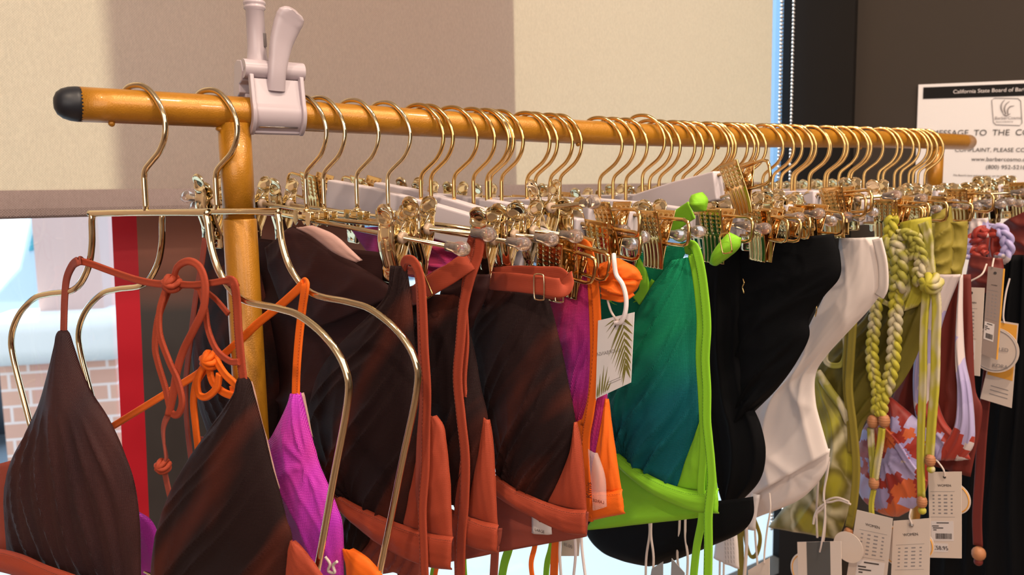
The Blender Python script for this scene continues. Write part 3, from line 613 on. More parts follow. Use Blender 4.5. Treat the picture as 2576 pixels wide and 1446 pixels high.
# ------------------------------------------------------------------ cloth pieces traced into their hanger's plane
def resample(P, n):
    P = [Vector((p[0], p[1], 0)) for p in P]; Q = catmull(P, 8) if len(P) > 2 else P
    d = [0]
    for a, c in zip(Q, Q[1:]): d.append(d[-1]+(c-a).length)
    out, j = [], 0
    for i in range(n+1):
        t = d[-1]*i/n
        while j < len(Q)-2 and d[j+1] < t: j += 1
        s = (t-d[j])/max(1e-9, d[j+1]-d[j]); out.append(Q[j].lerp(Q[j+1], min(1, s)))
    return out
def nz(x, y, s=1): return math.sin(x*3.1+y*1.7+s)*.5+math.sin(x*7.3-y*4.1+s*2.3)*.3+math.sin(x*13.7+y*9.1+s*5.1)*.2
def ridge(t): return (1-abs(math.sin(t)))**1.6
def cloth(name, pl, Lp, Rp, m, parent, nu=40, nv=50, bulge=.012, folds=(), off=0, th=.0011, rough=.0006, seed=1, bx=.7, by=.6, topflat=False, edge=.0018, drop=0):
    A, B = resample(Lp, nv), resample(Rp, nv)
    for Z in (A, B):
        for j in range(nv+1): Z[j].y += drop*(j/nv)**4
    V, UVs, Fq = [], [], []
    for j in range(nv+1):
        v = j/nv
        for i in range(nu+1):
            u = i/nu; q = A[j].lerp(B[j], u)
            d = bulge*max(0, math.sin(math.pi*u))**bx*(1 if topflat else max(0, math.sin(math.pi*min(1, v*.98+.02)))**by)
            env = min(1, 6*u+.15)*min(1, 6*(1-u)+.15)
            for f in folds:
                if f[0] == 'par':      # parallel pleats: amp, count, slant, phase, start, end
                    _, amp, cnt, sl, ph, v0, v1 = f; e = sst(v0, v0+.25, v)*(1-sst(v1-.05, v1+.02, v)) if v1 < 1.5 else sst(v0, v0+.25, v)
                    d += amp*e*env*(ridge((u+sl*v+.04*nz(u, v, seed))*cnt*math.pi+ph)-.3)
                if f[0] == 'fan':      # pleats running into a gathered point: amp, count, u0, v0, reach
                    _, amp, cnt, u0, v0, rc = f; dx, dy = u-u0, (v-v0)*1.3; r = math.hypot(dx, dy); a = math.atan2(dy, dx)
                    d += amp*math.exp(-r/rc)*env*min(1, r*8)*(ridge(a*cnt+.5*nz(u, v, seed)+seed)-.3)
                if f[0] == 'diag':     # pleats rising from the lower left to the right: amp, count, slope, phase
                    _, amp, cnt, sl, ph = f; c = v+sl*u; e = .25+.75*sst(.1, .9, v)*(1-.4*u); d += amp*e*env*(ridge((c+.05*nz(u, v, seed)+.05*math.sin(c*17+seed))*cnt*math.pi+ph)-.3)
                if f[0] == 'row':      # folds across: amp, count, slant, phase
                    _, amp, cnt, sl, ph = f; d += amp*env*(ridge((v+sl*u+.05*nz(u, v, seed))*cnt*math.pi+ph)-.3)
            d += rough*nz(u*3, v*3, seed)
            d -= edge*(max(0, 1-u*14)**2+max(0, 1-(1-u)*14)**2)
            p = pl.at(q.x, q.y, off) - pl.n*d
            V.append(p); UVs.append((p.dot(pl.d), p.z))
    for j in range(nv):
        for i in range(nu):
            a = j*(nu+1)+i; Fq.append((a, a+nu+1, a+nu+2, a+1))
    o = link(name, V, Fq, m, None, True, UVs); md = o.modifiers.new('thick', 'SOLIDIFY'); md.thickness = th; md.offset = 0
    return world_child(o, parent) if parent else o
def uvmb(b, name, m, parent, pl):       # tubes get the same cloth coordinates
    o = link(name, b.v, b.f, m, None, True, [(v.dot(pl.d), v.z) for v in b.v]); return world_child(o, parent) if parent else o
def strap(name, pl, P, w, m, parent, t=.0016, off=.004, tw=0, seam=None, seg=10, off_end=None, both=False):
    """flat folded tape along pixel points (px, py[, offset]) in the plane"""
    n = len(P); Q = []
    for i, p in enumerate(P):
        o_ = p[2] if len(p) > 2 else off; Q.append(pl.at(p[0], p[1], o_))
    b = MB(); b.tube(Q, w/2, 16, sm=8, r2=t/2*1.05, ref=-pl.n, twist=tw, groove=.5)
    o = uvmb(b, name, m, parent, pl)
    if seam:
        C = catmull(Q, 10); s = MB(); k = 0
        side = None
        while k < len(C)-1:
            a, c = C[k], C[k+1]; T = (c-a)
            if T.length > 1e-6:
                s_ = T.normalized().cross(-pl.n).normalized()*(w*.32); h_ = -pl.n*(t*.8+.0001)
                s.tube([a+s_+h_, a.lerp(c, .75)+s_+h_], .00022, 4)
            k += 1
        q = s.build('stitching', seam); q.parent = o; q.matrix_parent_inverse = o.matrix_world.inverted() if False else Matrix()
        q.parent = o
        q.matrix_parent_inverse = o.matrix_parent_inverse.copy() if parent is None else Matrix()
        # geometry is in the same frame as the strap's own
    return o
def stitch(parent_obj, pl, P, off, m, step=.0026, seglen=.0017, r=.00024):
    Q = catmull([pl.at(x, y, off) for x, y in P], 12); s = MB(); acc = 0; k = 0
    L = [0]
    for a, c in zip(Q, Q[1:]): L.append(L[-1]+(c-a).length)
    def at(t):
        j = 0
        while j < len(L)-2 and L[j+1] < t: j += 1
        return Q[j].lerp(Q[j+1], (t-L[j])/max(1e-9, L[j+1]-L[j]))
    t = 0
    while t+seglen < L[-1]: s.tube([at(t), at(t+seglen)], r, 4); t += step
    o = s.build('stitching', m); o.parent = parent_obj; return o
def ball(name, pl, px, py, off, r, m, parent, sc=(1, 1, 1), ribs=False):
    c = pl.at(px, py, off); b = MB()
    if ribs:
        pr = []
        for i in range(25): a = math.pi*i/24; rr = r*math.sin(a)**.7*(1-.07*(i % 3 == 0)); pr.append((max(.0005, rr), -math.cos(a)*r*sc[2]))
        b.lathe(pr, 16, c)
    else: b.sphere(c, r, 14, sc)
    return uvmb(b, name, m, parent, pl)
def braid(name, pl, P, r, pitch, m, parent, off=.006):
    Q = catmull([pl.at(p[0], p[1], p[2] if len(p) > 2 else off) for p in P], 10); L = [0]
    for a, c in zip(Q, Q[1:]): L.append(L[-1]+(c-a).length)
    pitch *= 2.1; n = max(8, int(L[-1]/pitch*18)); C = []
    j = 0
    for i in range(n+1):
        t = L[-1]*i/n
        while j < len(L)-2 and L[j+1] < t: j += 1
        C.append((Q[j].lerp(Q[j+1], (t-L[j])/max(1e-9, L[j+1]-L[j])), (Q[min(j+1, len(Q)-1)]-Q[j]).normalized(), t))
    b = MB()
    for s in range(3):
        pts = []
        for c, T, t in C:
            a = 2*math.pi*(t/pitch+s/3); sd = T.cross(-pl.n).normalized()
            pts.append(c+sd*(r*1.15*math.sin(a))+(-pl.n)*(r*.50*math.sin(2*a)))
        b.tube(pts, r*.78, 8)
    return uvmb(b, name, m, parent, pl)
def knot(name, pl, px, py, off, r, m, parent):
    c = pl.at(px, py, off); b = MB(); b.sphere(c, r*.8, 12)
    for k in range(3):
        a0 = k*1.0; ax = (pl.d*math.cos(a0)+Vector((0, 0, 1))*math.sin(a0)); up = -pl.n
        b.tube([c+(ax*math.cos(q/10*2*math.pi)+up*math.sin(q/10*2*math.pi))*r*.85+ax.cross(up)*r*.25*math.sin(q/10*4*math.pi) for q in range(10)], r*.36, 8, sm=3, closed=True)
    return uvmb(b, name, m, parent, pl)
def groot(name, pl, px, py, label, cat, group=None):
    return tag(empty(name, pl.at(px, py, 0)), label, cat, group)
# ---------------------------------------------------------------- G1: rust and brown halter top on the first wire hanger
p1 = Plane(.1372, 28)
g = groot('halter_top', p1, 350, 1446, 'dark brown mesh halter top with rust neck tie, on the nearest wire hanger', 'bikini top')
cloth('cup', p1, [(153, 832), (147, 842), (145, 870), (128, 940), (104, 1010), (66, 1085), (28, 1155), (9, 1230), (6, 1310), (14, 1400)], [(164, 832), (171, 842), (180, 872), (200, 930), (228, 990), (268, 1052), (306, 1130), (334, 1215), (348, 1320), (352, 1500)],
      'brown_mesh_plum', g, 70, 80, .020, [('par', .0045, 8, -.25, .4, .28, 2), ('par', .0020, 15, -.15, 1.4, .35, 2)], .006)
cloth('cup', p1, [(604, 950), (599, 962), (595, 985), (572, 1020), (524, 1085), (470, 1160), (425, 1240), (392, 1330), (376, 1420), (374, 1500)], [(618, 950), (626, 962), (633, 990), (646, 1035), (660, 1085), (678, 1160), (700, 1240), (716, 1300), (733, 1365), (722, 1500)],
      'brown_mesh', g, 70, 80, .018, [('diag', .0042, 6, .7, .3), ('fan', .003, 8, .1, 1.1, .5)], .006)
cloth('lining', p1, [(610, 965), (630, 1010), (650, 1080), (672, 1160), (690, 1240)], [(629, 960), (640, 1000), (656, 1064), (676, 1135), (700, 1230)], 'pink_lining', g, 6, 20, 0, (), .0035)
o = cloth('side_panel', p1, [(732, 1360), (722, 1400), (712, 1470)], [(738, 1362), (770, 1395), (826, 1470)], 'rust', g, 14, 12, .003, (), .009)
cloth('side_panel', p1, [(-60, 1180), (-70, 1300), (-70, 1480)], [(22, 1160), (14, 1290), (20, 1400)], 'rust_dull', g, 10, 20, .002, (), .002)
o = cloth('band', p1, [(-60, 1372), (40, 1392), (120, 1425), (260, 1475)], [(-60, 1430), (20, 1445), (110, 1480), (230, 1530)], 'rust', g, 10, 30, .003, (), .024, by=.1)
stitch(o, p1, [(-40, 1385), (30, 1398), (110, 1432), (180, 1460)], .0285, 'thread')
strap('neck_tie', p1, [(160, 842), (161, 800), (163, 745), (168, 700), (182, 668, .006), (196, 657, .009), (208, 656, .002), (216, 662, -.004)], .0085, 'rust_dull', g, .0028, .003)
strap('neck_tie', p1, [(196, 655, .006), (230, 664), (285, 684), (345, 704), (400, 714), (436, 712)], .0065, 'rust', g, .0028, .004)
strap('neck_tie', p1, [(436, 712), (480, 716), (530, 712), (566, 706), (588, 706, .006), (596, 716, .002)], .0055, 'rust', g, .0028, .005)
strap('neck_tie', p1, [(572, 706, .004), (588, 712, .008), (596, 760, .006), (600, 830), (606, 900), (613, 962)], .0085, 'rust', g, .0024, .006, seam='thread')
knot('knot', p1, 432, 713, .008, .0072, 'rust', g)
strap('bow_loop', p1, [(436, 706, .006), (446, 672, .010), (474, 657, .012), (502, 672, .012), (516, 715, .012), (512, 775, .012), (488, 828, .012), (462, 880, .010), (446, 930, .010), (436, 990, .010), (424, 1045, .010)], .0065, 'rust', g, .0035, tw=.8)
strap('bow_loop', p1, [(420, 720, .006), (402, 780, .012), (402, 840, .014), (424, 905, .014), (448, 960, .012), (458, 1010, .011), (448, 1042, .010), (430, 1034, .008), (416, 975, .006), (398, 915, .006), (390, 870, .006), (398, 800, .004), (424, 728, .004)], .0062, 'rust', g, .0035)
strap('bow_loop', p1, [(440, 718, .002), (496, 722, .003), (514, 768, .004), (524, 830, .004), (545, 880, .006), (578, 908, .008), (602, 910, .008)], .0055, 'rust', g, .0035)
strap('tie_end', p1, [(430, 1030, .008), (412, 1070, .009), (412, 1110, .009), (418, 1150, .008), (412, 1172, .008)], .0072, 'rust_dull', g, .003, tw=-1.2)
knot('knot', p1, 410, 1172, .009, .0062, 'rust', g)
strap('tie_end', p1, [(500, 720, -.002), (540, 750, -.003), (575, 790, -.003)], .0045, 'rust', g, .003)
strap('tie_end', p1, [(414, 1185, .006), (420, 1215, .005), (428, 1250, .004)], .0068, 'rust_dull', g, .002)
# ---------------------------------------------------------------- G2: magenta and orange top on the second wire hanger
p2 = Plane(.1956, 28)
g = groot('halter_top', p2, 760, 1446, 'violet mesh halter top with bright orange neck tie, on the second wire hanger', 'bikini top')
cloth('cup', p2, [(732, 990), (726, 1015), (708, 1055), (686, 1095), (664, 1130), (668, 1200), (700, 1300), (740, 1420), (760, 1480)], [(752, 988), (760, 1020), (772, 1070), (788, 1125), (800, 1168), (824, 1225), (846, 1280), (860, 1330), (862, 1480)],
      'violet', g, 50, 60, .014, [('fan', .004, 5, .9, .35, .45), ('par', .0016, 4, -.4, .6, .1, 2)], .004)
cloth('lining', p2, [(742, 995), (752, 1040), (766, 1090)], [(760, 988), (768, 1020), (784, 1100)], 'pink_lining', g, 5, 12, 0, (), .001)
cloth('cup', p2, [(300, 1230), (290, 1350), (285, 1500)], [(345, 1290), (378, 1312), (394, 1350), (398, 1420), (400, 1500)], 'violet', g, 16, 20, .004, (), .0)
strap('neck_tie', p2, [(744, 996), (746, 930), (752, 850), (760, 780), (768, 722, .007), (768, 710, .004), (762, 714, -.002)], .0085, 'orange', g, .0026, .004, seam='thread_orange')
strap('neck_tie', p2, [(764, 712, .004), (742, 735, .002), (700, 772), (650, 812), (610, 850), (570, 885), (530, 915)], .0075, 'orange', g, .0028, -.001, tw=1.0)
strap('neck_tie', p2, [(530, 915), (490, 945), (430, 982), (360, 1025), (300, 1062), (262, 1085)], .0072, 'orange', g, .0030, -.001)
knot('knot', p2, 530, 905, .004, .0085, 'orange', g)
strap('bow_loop', p2, [(540, 900, .004), (565, 940, .008), (590, 965, .008), (608, 992, .006), (590, 996, .004), (560, 985, .004), (535, 960, .004), (525, 920, .004)], .0075, 'orange', g, .004)
strap('bow_loop', p2, [(520, 910, .004), (498, 950, .008), (500, 990, .008), (520, 998, .008), (545, 975, .008), (552, 940, .008)], .0070, 'orange', g, .004)
strap('tie_end', p2, [(520, 920, .002), (495, 960, .002), (487, 1010, .002), (492, 1070, .002), (500, 1140, .002), (505, 1180, .002)], .0085, 'orange', g, .003)
strap('tie_end', p2, [(585, 970, .002), (592, 1010, .002), (590, 1050, .002)], .0075, 'orange', g, .003)
cloth('band', p2, [(862, 1380), (868, 1420), (870, 1480)], [(885, 1382), (930, 1412), (985, 1480)], 'orange', g, 14, 12, .004, (), .004)
b = MB(); Q = [(818, 1400), (830, 1418), (826, 1436), (842, 1440), (838, 1422), (848, 1412)]; b.tube([p2.at(x, y, .02) for x, y in Q], .0013, 8, sm=5); uvmb(b, 'label_cord', 'cord', g, p2)
# ---------------------------------------------------------------- G3: first of the clipped brown tops
p3 = Plane(.272, 20)
g = groot('bikini_top', p3, 900, 1300, 'largest brown mesh bikini top with rust band, reaching behind the gold post', 'bikini top', 'brown and rust bikini tops')
cloth('back_panel', p3, [(520, 585), (504, 660), (484, 760), (478, 880), (492, 990), (508, 1060), (530, 1130)], [(1000, 640), (990, 760), (970, 880), (930, 1000), (890, 1110), (870, 1220)], 'brown_lining', g, 80, 50, .006,
      [('row', .010, 2.4, .25, .3), ('par', .004, 5, .2, 1, .4, 2)], -.016)
cloth('side_cup', p3, [(505, 690), (486, 800), (486, 900), (500, 1000), (535, 1110)], [(640, 640), (668, 760), (690, 880), (700, 980), (690, 1110)], 'brown_mesh', g, 40, 40, .010, [('par', .003, 8, -.3, 0, .3, 2)], -.006)
strap('side_strap', p3, [(516, 600, -.002), (508, 660, -.002), (494, 740, -.002), (480, 850, -.002), (468, 960, -.002), (470, 1060, -.002), (482, 1170, -.002)], .0085, 'rust_dull', g, .003)
strap('back_band', p3, [(500, 1105), (600, 1118), (690, 1128), (800, 1190), (850, 1232)], .008, 'rust_dull', g, .003, -.008)
cloth('collar_edge', p3, [(742, 573), (780, 592), (838, 636), (896, 660)], [(782, 568), (836, 590), (878, 626), (908, 655)], 'pink_lining', g, 8, 20, .002, (), .006)
cloth('yoke', p3, [(664, 625), (680, 700), (720, 790), (790, 830)], [(735, 570), (850, 640), (950, 700), (1000, 740)], 'brown_lining', g, 30, 40, .006, [('row', .004, 3, .3, .6)], .0)
cloth('cup', p3, [(984, 668), (978, 735), (930, 792), (868, 850), (812, 915), (782, 985), (772, 1060), (782, 1130), (808, 1195), (840, 1232)], [(1018, 668), (1032, 770), (1040, 870), (1048, 960), (1056, 1060), (1052, 1130), (1040, 1190), (1024, 1255), (1010, 1314)],
      'brown_mesh', g, 80, 90, .016, [('diag', .0068, 6, .75, .2), ('fan', .0045, 9, .30, 1.02, .40)], .004, drop=22)
o = cloth('side_panel', p3, [(1080, 1046), (1056, 1100), (1048, 1150), (1030, 1230), (1010, 1322)], [(1094, 1046), (1112, 1074), (1120, 1120), (1130, 1220), (1136, 1360)], 'rust', g, 20, 30, .006, [('row', .0014, 4, .3, .2)], .005)
o = cloth('band', p3, [(806, 1206), (860, 1252), (930, 1288), (1010, 1322), (1080, 1345), (1138, 1352)], [(838, 1268), (890, 1318), (950, 1368), (1010, 1402), (1075, 1426), (1134, 1434)], 'rust', g, 12, 50, .004, [('row', .0008, 5, 0, 0)], .010, by=.1)
stitch(o, p3, [(812, 1214), (862, 1260), (930, 1297), (1010, 1331), (1080, 1353), (1136, 1361)], .0142, 'thread')
strap('neck_strap', p3, [(1014, 672, .008), (1022, 655, .014), (1042, 660, .018), (1058, 700, .018), (1064, 780, .018), (1068, 880, .018), (1074, 980, .018), (1072, 1080, .018), (1070, 1180, .018), (1063, 1280, .018), (1066, 1380, .018), (1070, 1480, .018)], .0088, 'rust', g, .0026, seam='thread')
strap('neck_strap', p3, [(1028, 680, .010), (1050, 690, .014), (1056, 760, .014), (1060, 880, .014), (1064, 1000, .014), (1056, 1120, .014), (1054, 1240, .014), (1066, 1340, .014), (1060, 1480, .014)], .0070, 'rust_dull', g, .0026)
# ---------------------------------------------------------------- G4
p4 = Plane(.322, 20)
g = groot('bikini_top', p4, 1150, 1300, 'brown mesh bikini top with twin rust straps, middle of the three clipped', 'bikini top', 'brown and rust bikini tops')
cloth('cup', p4, [(1020, 740), (1024, 850), (1040, 960), (1060, 1080), (1090, 1180), (1120, 1250)], [(1160, 740), (1178, 830), (1192, 890), (1208, 980), (1224, 1060), (1208, 1140), (1176, 1270)], 'brown_mesh', g, 50, 70, .014,
      [('diag', .0060, 5, .75, .5)], .002, drop=14)
cloth('yoke', p4, [(1120, 690), (1100, 760), (1090, 820)], [(1230, 690), (1222, 740), (1180, 830)], 'brown_lining', g, 20, 20, .006, [('row', .003, 2, .2, .6)], -.004)
cloth('side_panel', p4, [(1218, 1050), (1206, 1130), (1188, 1210), (1170, 1294)], [(1228, 1056), (1238, 1120), (1244, 1220), (1250, 1330)], 'rust', g, 16, 26, .005, (), .003)
o = cloth('band', p4, [(1090, 1260), (1150, 1290), (1200, 1310), (1252, 1322)], [(1096, 1330), (1150, 1362), (1200, 1382), (1250, 1392)], 'rust', g, 10, 30, .004, (), .008, by=.1)
stitch(o, p4, [(1130, 1290), (1170, 1304), (1210, 1322), (1250, 1331)], .0125, 'thread')
strap('neck_strap', p4, [(1184, 618, .000), (1194, 590, .006), (1206, 592, .012), (1202, 640, .014), (1182, 700, .016), (1166, 770, .016), (1158, 860, .016), (1151, 950, .016), (1160, 1050, .016), (1170, 1150, .016), (1168, 1260, .016), (1160, 1360, .016), (1158, 1480, .016)], .0105, 'rust', g, .0028, seam='thread')
strap('neck_strap', p4, [(1190, 600, .002), (1178, 660, .006), (1168, 740, .008), (1172, 860, .010), (1166, 960, .010), (1172, 1060, .010), (1164, 1180, .010), (1150, 1300, .010), (1152, 1480, .010)], .0070, 'rust', g, .0028)
strap('side_tape', p4, [(1034, 745, .012), (1052, 738, .018), (1090, 714, .022), (1130, 690, .022), (1165, 666, .020), (1182, 656, .016)], .0180, 'rust', g, .0024)
strap('side_tape', p4, [(1182, 655, .010), (1150, 668, .006), (1110, 684, .004), (1070, 708, .004), (1046, 726, .006)], .0085, 'rust_dull', g, .0022)
def ring(name, pl, px, py, off, w, h, m, parent, rot=0):
    c = pl.at(px, py, off); P = []
    for a, e in ((-.5, -.35), (-.5, .35), (-.35, .5), (.35, .5), (.5, .35), (.5, -.35), (.35, -.5), (-.35, -.5)):
        x, z = a*w, e*h; P.append(c+pl.d*(x*math.cos(rot)-z*math.sin(rot))+Vector((0, 0, 1))*(x*math.sin(rot)+z*math.cos(rot)))
    return uvmb(MB().tube(P, .0007, 8, sm=3, closed=True), name, m, parent, pl)
ring('slider_ring', p4, 1068, 715, .026, .008, .024, 'gold', g, .5)
# ---------------------------------------------------------------- G5
p5 = Plane(.372, 20)
g = groot('bikini_top', p5, 1350, 1300, 'brown mesh bikini top with white size label, beside the magenta and orange top', 'bikini top', 'brown and rust bikini tops')
cloth('cup', p5, [(1240, 725), (1206, 775), (1188, 840), (1196, 920), (1212, 1010), (1230, 1100), (1244, 1170), (1250, 1210)], [(1372, 740), (1390, 800), (1410, 880), (1426, 960), (1442, 1040), (1444, 1090), (1428, 1150), (1400, 1210), (1374, 1262)],
      'brown_mesh', g, 80, 80, .018, [('diag', .0070, 6, .80, .9), ('fan', .0042, 10, .28, 1.0, .40)], .003, drop=20)
cloth('side_panel', p5, [(1446, 1062), (1436, 1130), (1408, 1200), (1374, 1266)], [(1448, 1062), (1460, 1120), (1468, 1200), (1474, 1290)], 'rust', g, 20, 28, .006, (), .005)
o = cloth('band', p5, [(1246, 1196), (1290, 1228), (1345, 1254), (1400, 1275), (1440, 1284), (1474, 1284)], [(1248, 1248), (1290, 1276), (1345, 1305), (1395, 1330), (1435, 1343), (1474, 1346)], 'rust', g, 12, 50, .004, [('row', .0006, 4, 0, 0)], .012, by=.1)
stitch(o, p5, [(1250, 1206), (1290, 1235), (1345, 1261), (1400, 1282), (1440, 1291), (1472, 1292)], .0165, 'thread')
cloth('back_band', p5, [(1235, 1230), (1238, 1310), (1236, 1392)], [(1478, 1290), (1476, 1330), (1474, 1350)], 'rust_dull', g, 40, 16, .003, [('row', .003, 1.6, .1, 0)], -.004)
cloth('back_band', Plane(.335, 20), [(900, 1340), (905, 1390), (920, 1450)], [(1260, 1330), (1256, 1366), (1240, 1392)], 'rust_dull', g, 40, 16, .003, [('row', .003, 2, .1, 0)], -.010)
o = cloth('size_label', p5, [(1336, 1288), (1336, 1342)], [(1383, 1298), (1386, 1345)], 'label_white', g, 6, 6, 0, (), .004, rough=.0002)
strap('side_tape', p5, [(1230, 706, .012), (1262, 708, .018), (1310, 712, .024), (1360, 718, .026), (1405, 724, .024), (1424, 716, .016), (1424, 698, .008)], .0170, 'rust', g, .0024)
strap('side_tape', p5, [(1424, 702, .008), (1405, 688, .004), (1360, 686, .002), (1300, 684, .002), (1240, 688, .004)], .0120, 'rust', g, .0024)
strap('side_tape', p5, [(1370, 738, .006), (1400, 744, .008), (1414, 734, .006)], .008, 'rust_dull', g, .0022)
cloth('back_panel', p5, [(1150, 690), (1160, 780), (1176, 900)], [(1256, 690), (1250, 780), (1236, 900)], 'brown_lining', g, 16, 20, .004, [('row', .003, 3, .2, 0)], -.014)
cloth('yoke', p5, [(1196, 690), (1206, 730), (1216, 770)], [(1238, 690), (1242, 730), (1230, 775)], 'brown_lining', g, 12, 12, .006, [('row', .002, 3, 0, 0)], .006)
ring('slider_ring', p5, 1356, 722, .030, .010, .022, 'palegold', g); ring('slider_ring', p5, 1407, 742, .012, .008, .012, 'palegold', g)
# magenta garment hung far behind the brown tops
pm_ = Plane(.385, 16)
gm = groot('magenta_top', pm_, 1100, 690, 'deep magenta mesh top hanging behind the nearest gold clips', 'bikini top')
cloth('body', pm_, [(880, 575), (930, 640), (1010, 690), (1080, 700)], [(1130, 560), (1240, 660), (1320, 700), (1340, 760)], 'magenta', gm, 50, 30, .008, [('row', .006, 3, -.4, .2), ('par', .004, 4, .3, 0, 0, 2)], -.02)
# ---------------------------------------------------------------- G6 magenta and orange clip top
p6 = Plane(.430, 19)
g = groot('bikini_top', p6, 1500, 1280, 'magenta mesh bikini top with orange straps and orange band, left of the teal one', 'bikini top')
cloth('cup', p6, [(1446, 618), (1424, 640), (1398, 680), (1376, 740), (1378, 790), (1400, 860), (1418, 940), (1434, 1020), (1446, 1080)], [(1468, 616), (1482, 650), (1492, 720), (1496, 800), (1494, 880), (1488, 960), (1476, 1020), (1460, 1080)], 'magenta', g, 40, 70, .012,
      [('diag', .0035, 6, .6, .1)], .002)
cloth('cup', p6, [(1506, 985), (1494, 1040), (1482, 1100), (1484, 1200)], [(1524, 985), (1524, 1040), (1514, 1100), (1496, 1200)], 'magenta', g, 16, 20, .005, [('par', .002, 4, 0, 0, 0, 2)], .004)
cloth('side_panel', p6, [(1448, 1062), (1456, 1130), (1466, 1220), (1474, 1310)], [(1472, 1050), (1482, 1110), (1488, 1220), (1490, 1312)], 'orange', g, 12, 24, .004, (), .006)
cloth('side_panel', p6, [(1524, 1002), (1508, 1090), (1486, 1180), (1478, 1240)], [(1528, 1004), (1538, 1080), (1550, 1160), (1562, 1236)], 'orange', g, 18, 26, .006, [('par', .002, 3, .3, 0, .1, 2)], .004)
o = cloth('band', p6, [(1478, 1236), (1520, 1236), (1564, 1232)], [(1478, 1312), (1520, 1302), (1571, 1292)], 'orange', g, 10, 20, .004, (), .006, by=.1)
stitch(o, p6, [(1486, 1246), (1520, 1246), (1563, 1242)], .0105, 'thread_orange')
strap('neck_strap', p6, [(1458, 624, .004), (1466, 612, .010), (1480, 626, .014), (1492, 680, .014), (1500, 760, .014), (1502, 850, .014), (1496, 950, .014), (1484, 1040, .012), (1474, 1110, .010), (1476, 1240, .010), (1480, 1300, .008)], .0088, 'orange', g, .0026, seam='thread_orange')
strap('neck_strap', p6, [(1476, 620, .006), (1484, 690, .008), (1490, 790, .008), (1492, 900, .008), (1486, 1000, .008), (1468, 1070, .008)], .0066, 'orange', g, .0026)
cloth('care_label', p6, [(1478, 1130), (1484, 1200), (1490, 1285)], [(1500, 1140), (1520, 1200), (1524, 1275)], 'sheer', g, 6, 10, .002, (), .016, rough=.0004)
# orange crumpled tie with a white cord
cloth('folded_tape', p6, [(1508, 664), (1505, 690), (1512, 716)], [(1552, 650), (1600, 676), (1614, 704)], 'orange', g, 24, 20, .010, [('row', .004, 2.5, .5, .2)], .010)
cloth('folded_tape', p6, [(1508, 700), (1510, 722), (1514, 742)], [(1612, 694), (1600, 726), (1572, 750)], 'orange', g, 24, 20, .012, [('row', .005, 2.2, -.4, .6)], .008)
strap('side_tape', p6, [(1514, 744, .010), (1540, 748, .014), (1566, 752, .012), (1592, 736, .006)], .0060, 'orange', g, .003)
# ---------------------------------------------------------------- G7 teal and lime clip top
p7 = Plane(.560, 13)
g = groot('bikini_top', p7, 1680, 1290, 'teal and green mesh bikini top with lime green band and strap', 'bikini top')
cloth('cup', p7, [(1690, 655), (1664, 690), (1632, 730), (1600, 790), (1572, 870), (1540, 950), (1520, 1020), (1524, 1090), (1546, 1140)], [(1742, 645), (1750, 720), (1754, 800), (1757, 900), (1760, 1000), (1754, 1070), (1738, 1120), (1718, 1170), (1702, 1216)], 'green_mesh', g, 80, 80, .020,
      [('diag', .0080, 5.5, .85, .4), ('fan', .0060, 10, .22, .98, .40)], .004, drop=20)
cloth('yoke', p7, [(1490, 668), (1500, 780), (1516, 920)], [(1738, 604), (1660, 760), (1580, 920)], 'green_mesh', g, 20, 20, .006, [('row', .003, 2, .4, 0)], -.010)
cloth('side_panel', p7, [(1768, 1035), (1750, 1090), (1726, 1150), (1700, 1226)], [(1782, 1035), (1790, 1100), (1797, 1170), (1804, 1240)], 'lime', g, 22, 28, .006, [('row', .001, 3, 0, 0)], .004)
o = cloth('band', p7, [(1542, 1132), (1580, 1160), (1630, 1195), (1690, 1222), (1750, 1236), (1806, 1230)], [(1550, 1168), (1590, 1205), (1640, 1242), (1700, 1270), (1752, 1288), (1807, 1292)], 'lime', g, 12, 50, .005, (), .010, by=.1)
stitch(o, p7, [(1546, 1140), (1580, 1168), (1630, 1203), (1690, 1230), (1750, 1244), (1805, 1239)], .0155, 'thread_lime')
o = cloth('back_band', p7, [(1540, 1150), (1530, 1240), (1470, 1334)], [(1770, 1240), (1766, 1280), (1760, 1302)], 'lime', g, 40, 20, .003, [('row', .002, 2, .2, .4)], -.006)
strap('neck_strap', p7, [(1734, 640, .002), (1732, 618, .010), (1748, 622, .016), (1762, 670, .018), (1772, 740, .018), (1778, 820, .018), (1774, 900, .018), (1778, 980, .018), (1778, 1060, .018), (1786, 1140, .018), (1790, 1210, .018), (1782, 1290, .018), (1782, 1370, .018), (1780, 1480, .018)], .0095, 'lime', g, .0026, seam='thread_lime')
strap('neck_strap', p7, [(1740, 640, .006), (1752, 700, .010), (1762, 800, .010), (1760, 900, .012), (1766, 1000, .012), (1770, 1120, .012), (1764, 1220, .012), (1766, 1300, .010), (1752, 1380, .006), (1742, 1480, .006)], .0085, 'lime', g, .0026)
strap('side_tape', p7, [(1630, 615, -.02), (1670, 580, -.016), (1710, 548, -.010), (1740, 528, -.004)], .0190, 'lime', g, .002)
cloth('folded_tape', p7, [(1740, 492), (1736, 508), (1744, 532)], [(1764, 484), (1778, 502), (1774, 530)], 'lime', g, 16, 16, .010, [('row', .002, 1.5, 0, .3)], .004)
cloth('folded_tape', p7, [(1786, 662), (1796, 632), (1820, 598), (1834, 584)], [(1800, 668), (1832, 646), (1858, 622), (1862, 598)], 'lime', g, 16, 24, .010, [], .006)
ring('slider_ring', p7, 1826, 612, .022, .010, .018, 'gold', g, .2)
strap('side_tape', p7, [(1596, 650, .0), (1616, 690, .004), (1620, 730, .006), (1602, 756, .004)], .0120, 'lime', g, .004)
strap('side_tape', p7, [(1522, 740, -.004), (1560, 760, -.006), (1606, 745, -.006), (1640, 700, -.006)], .0090, 'lime', g, .004)
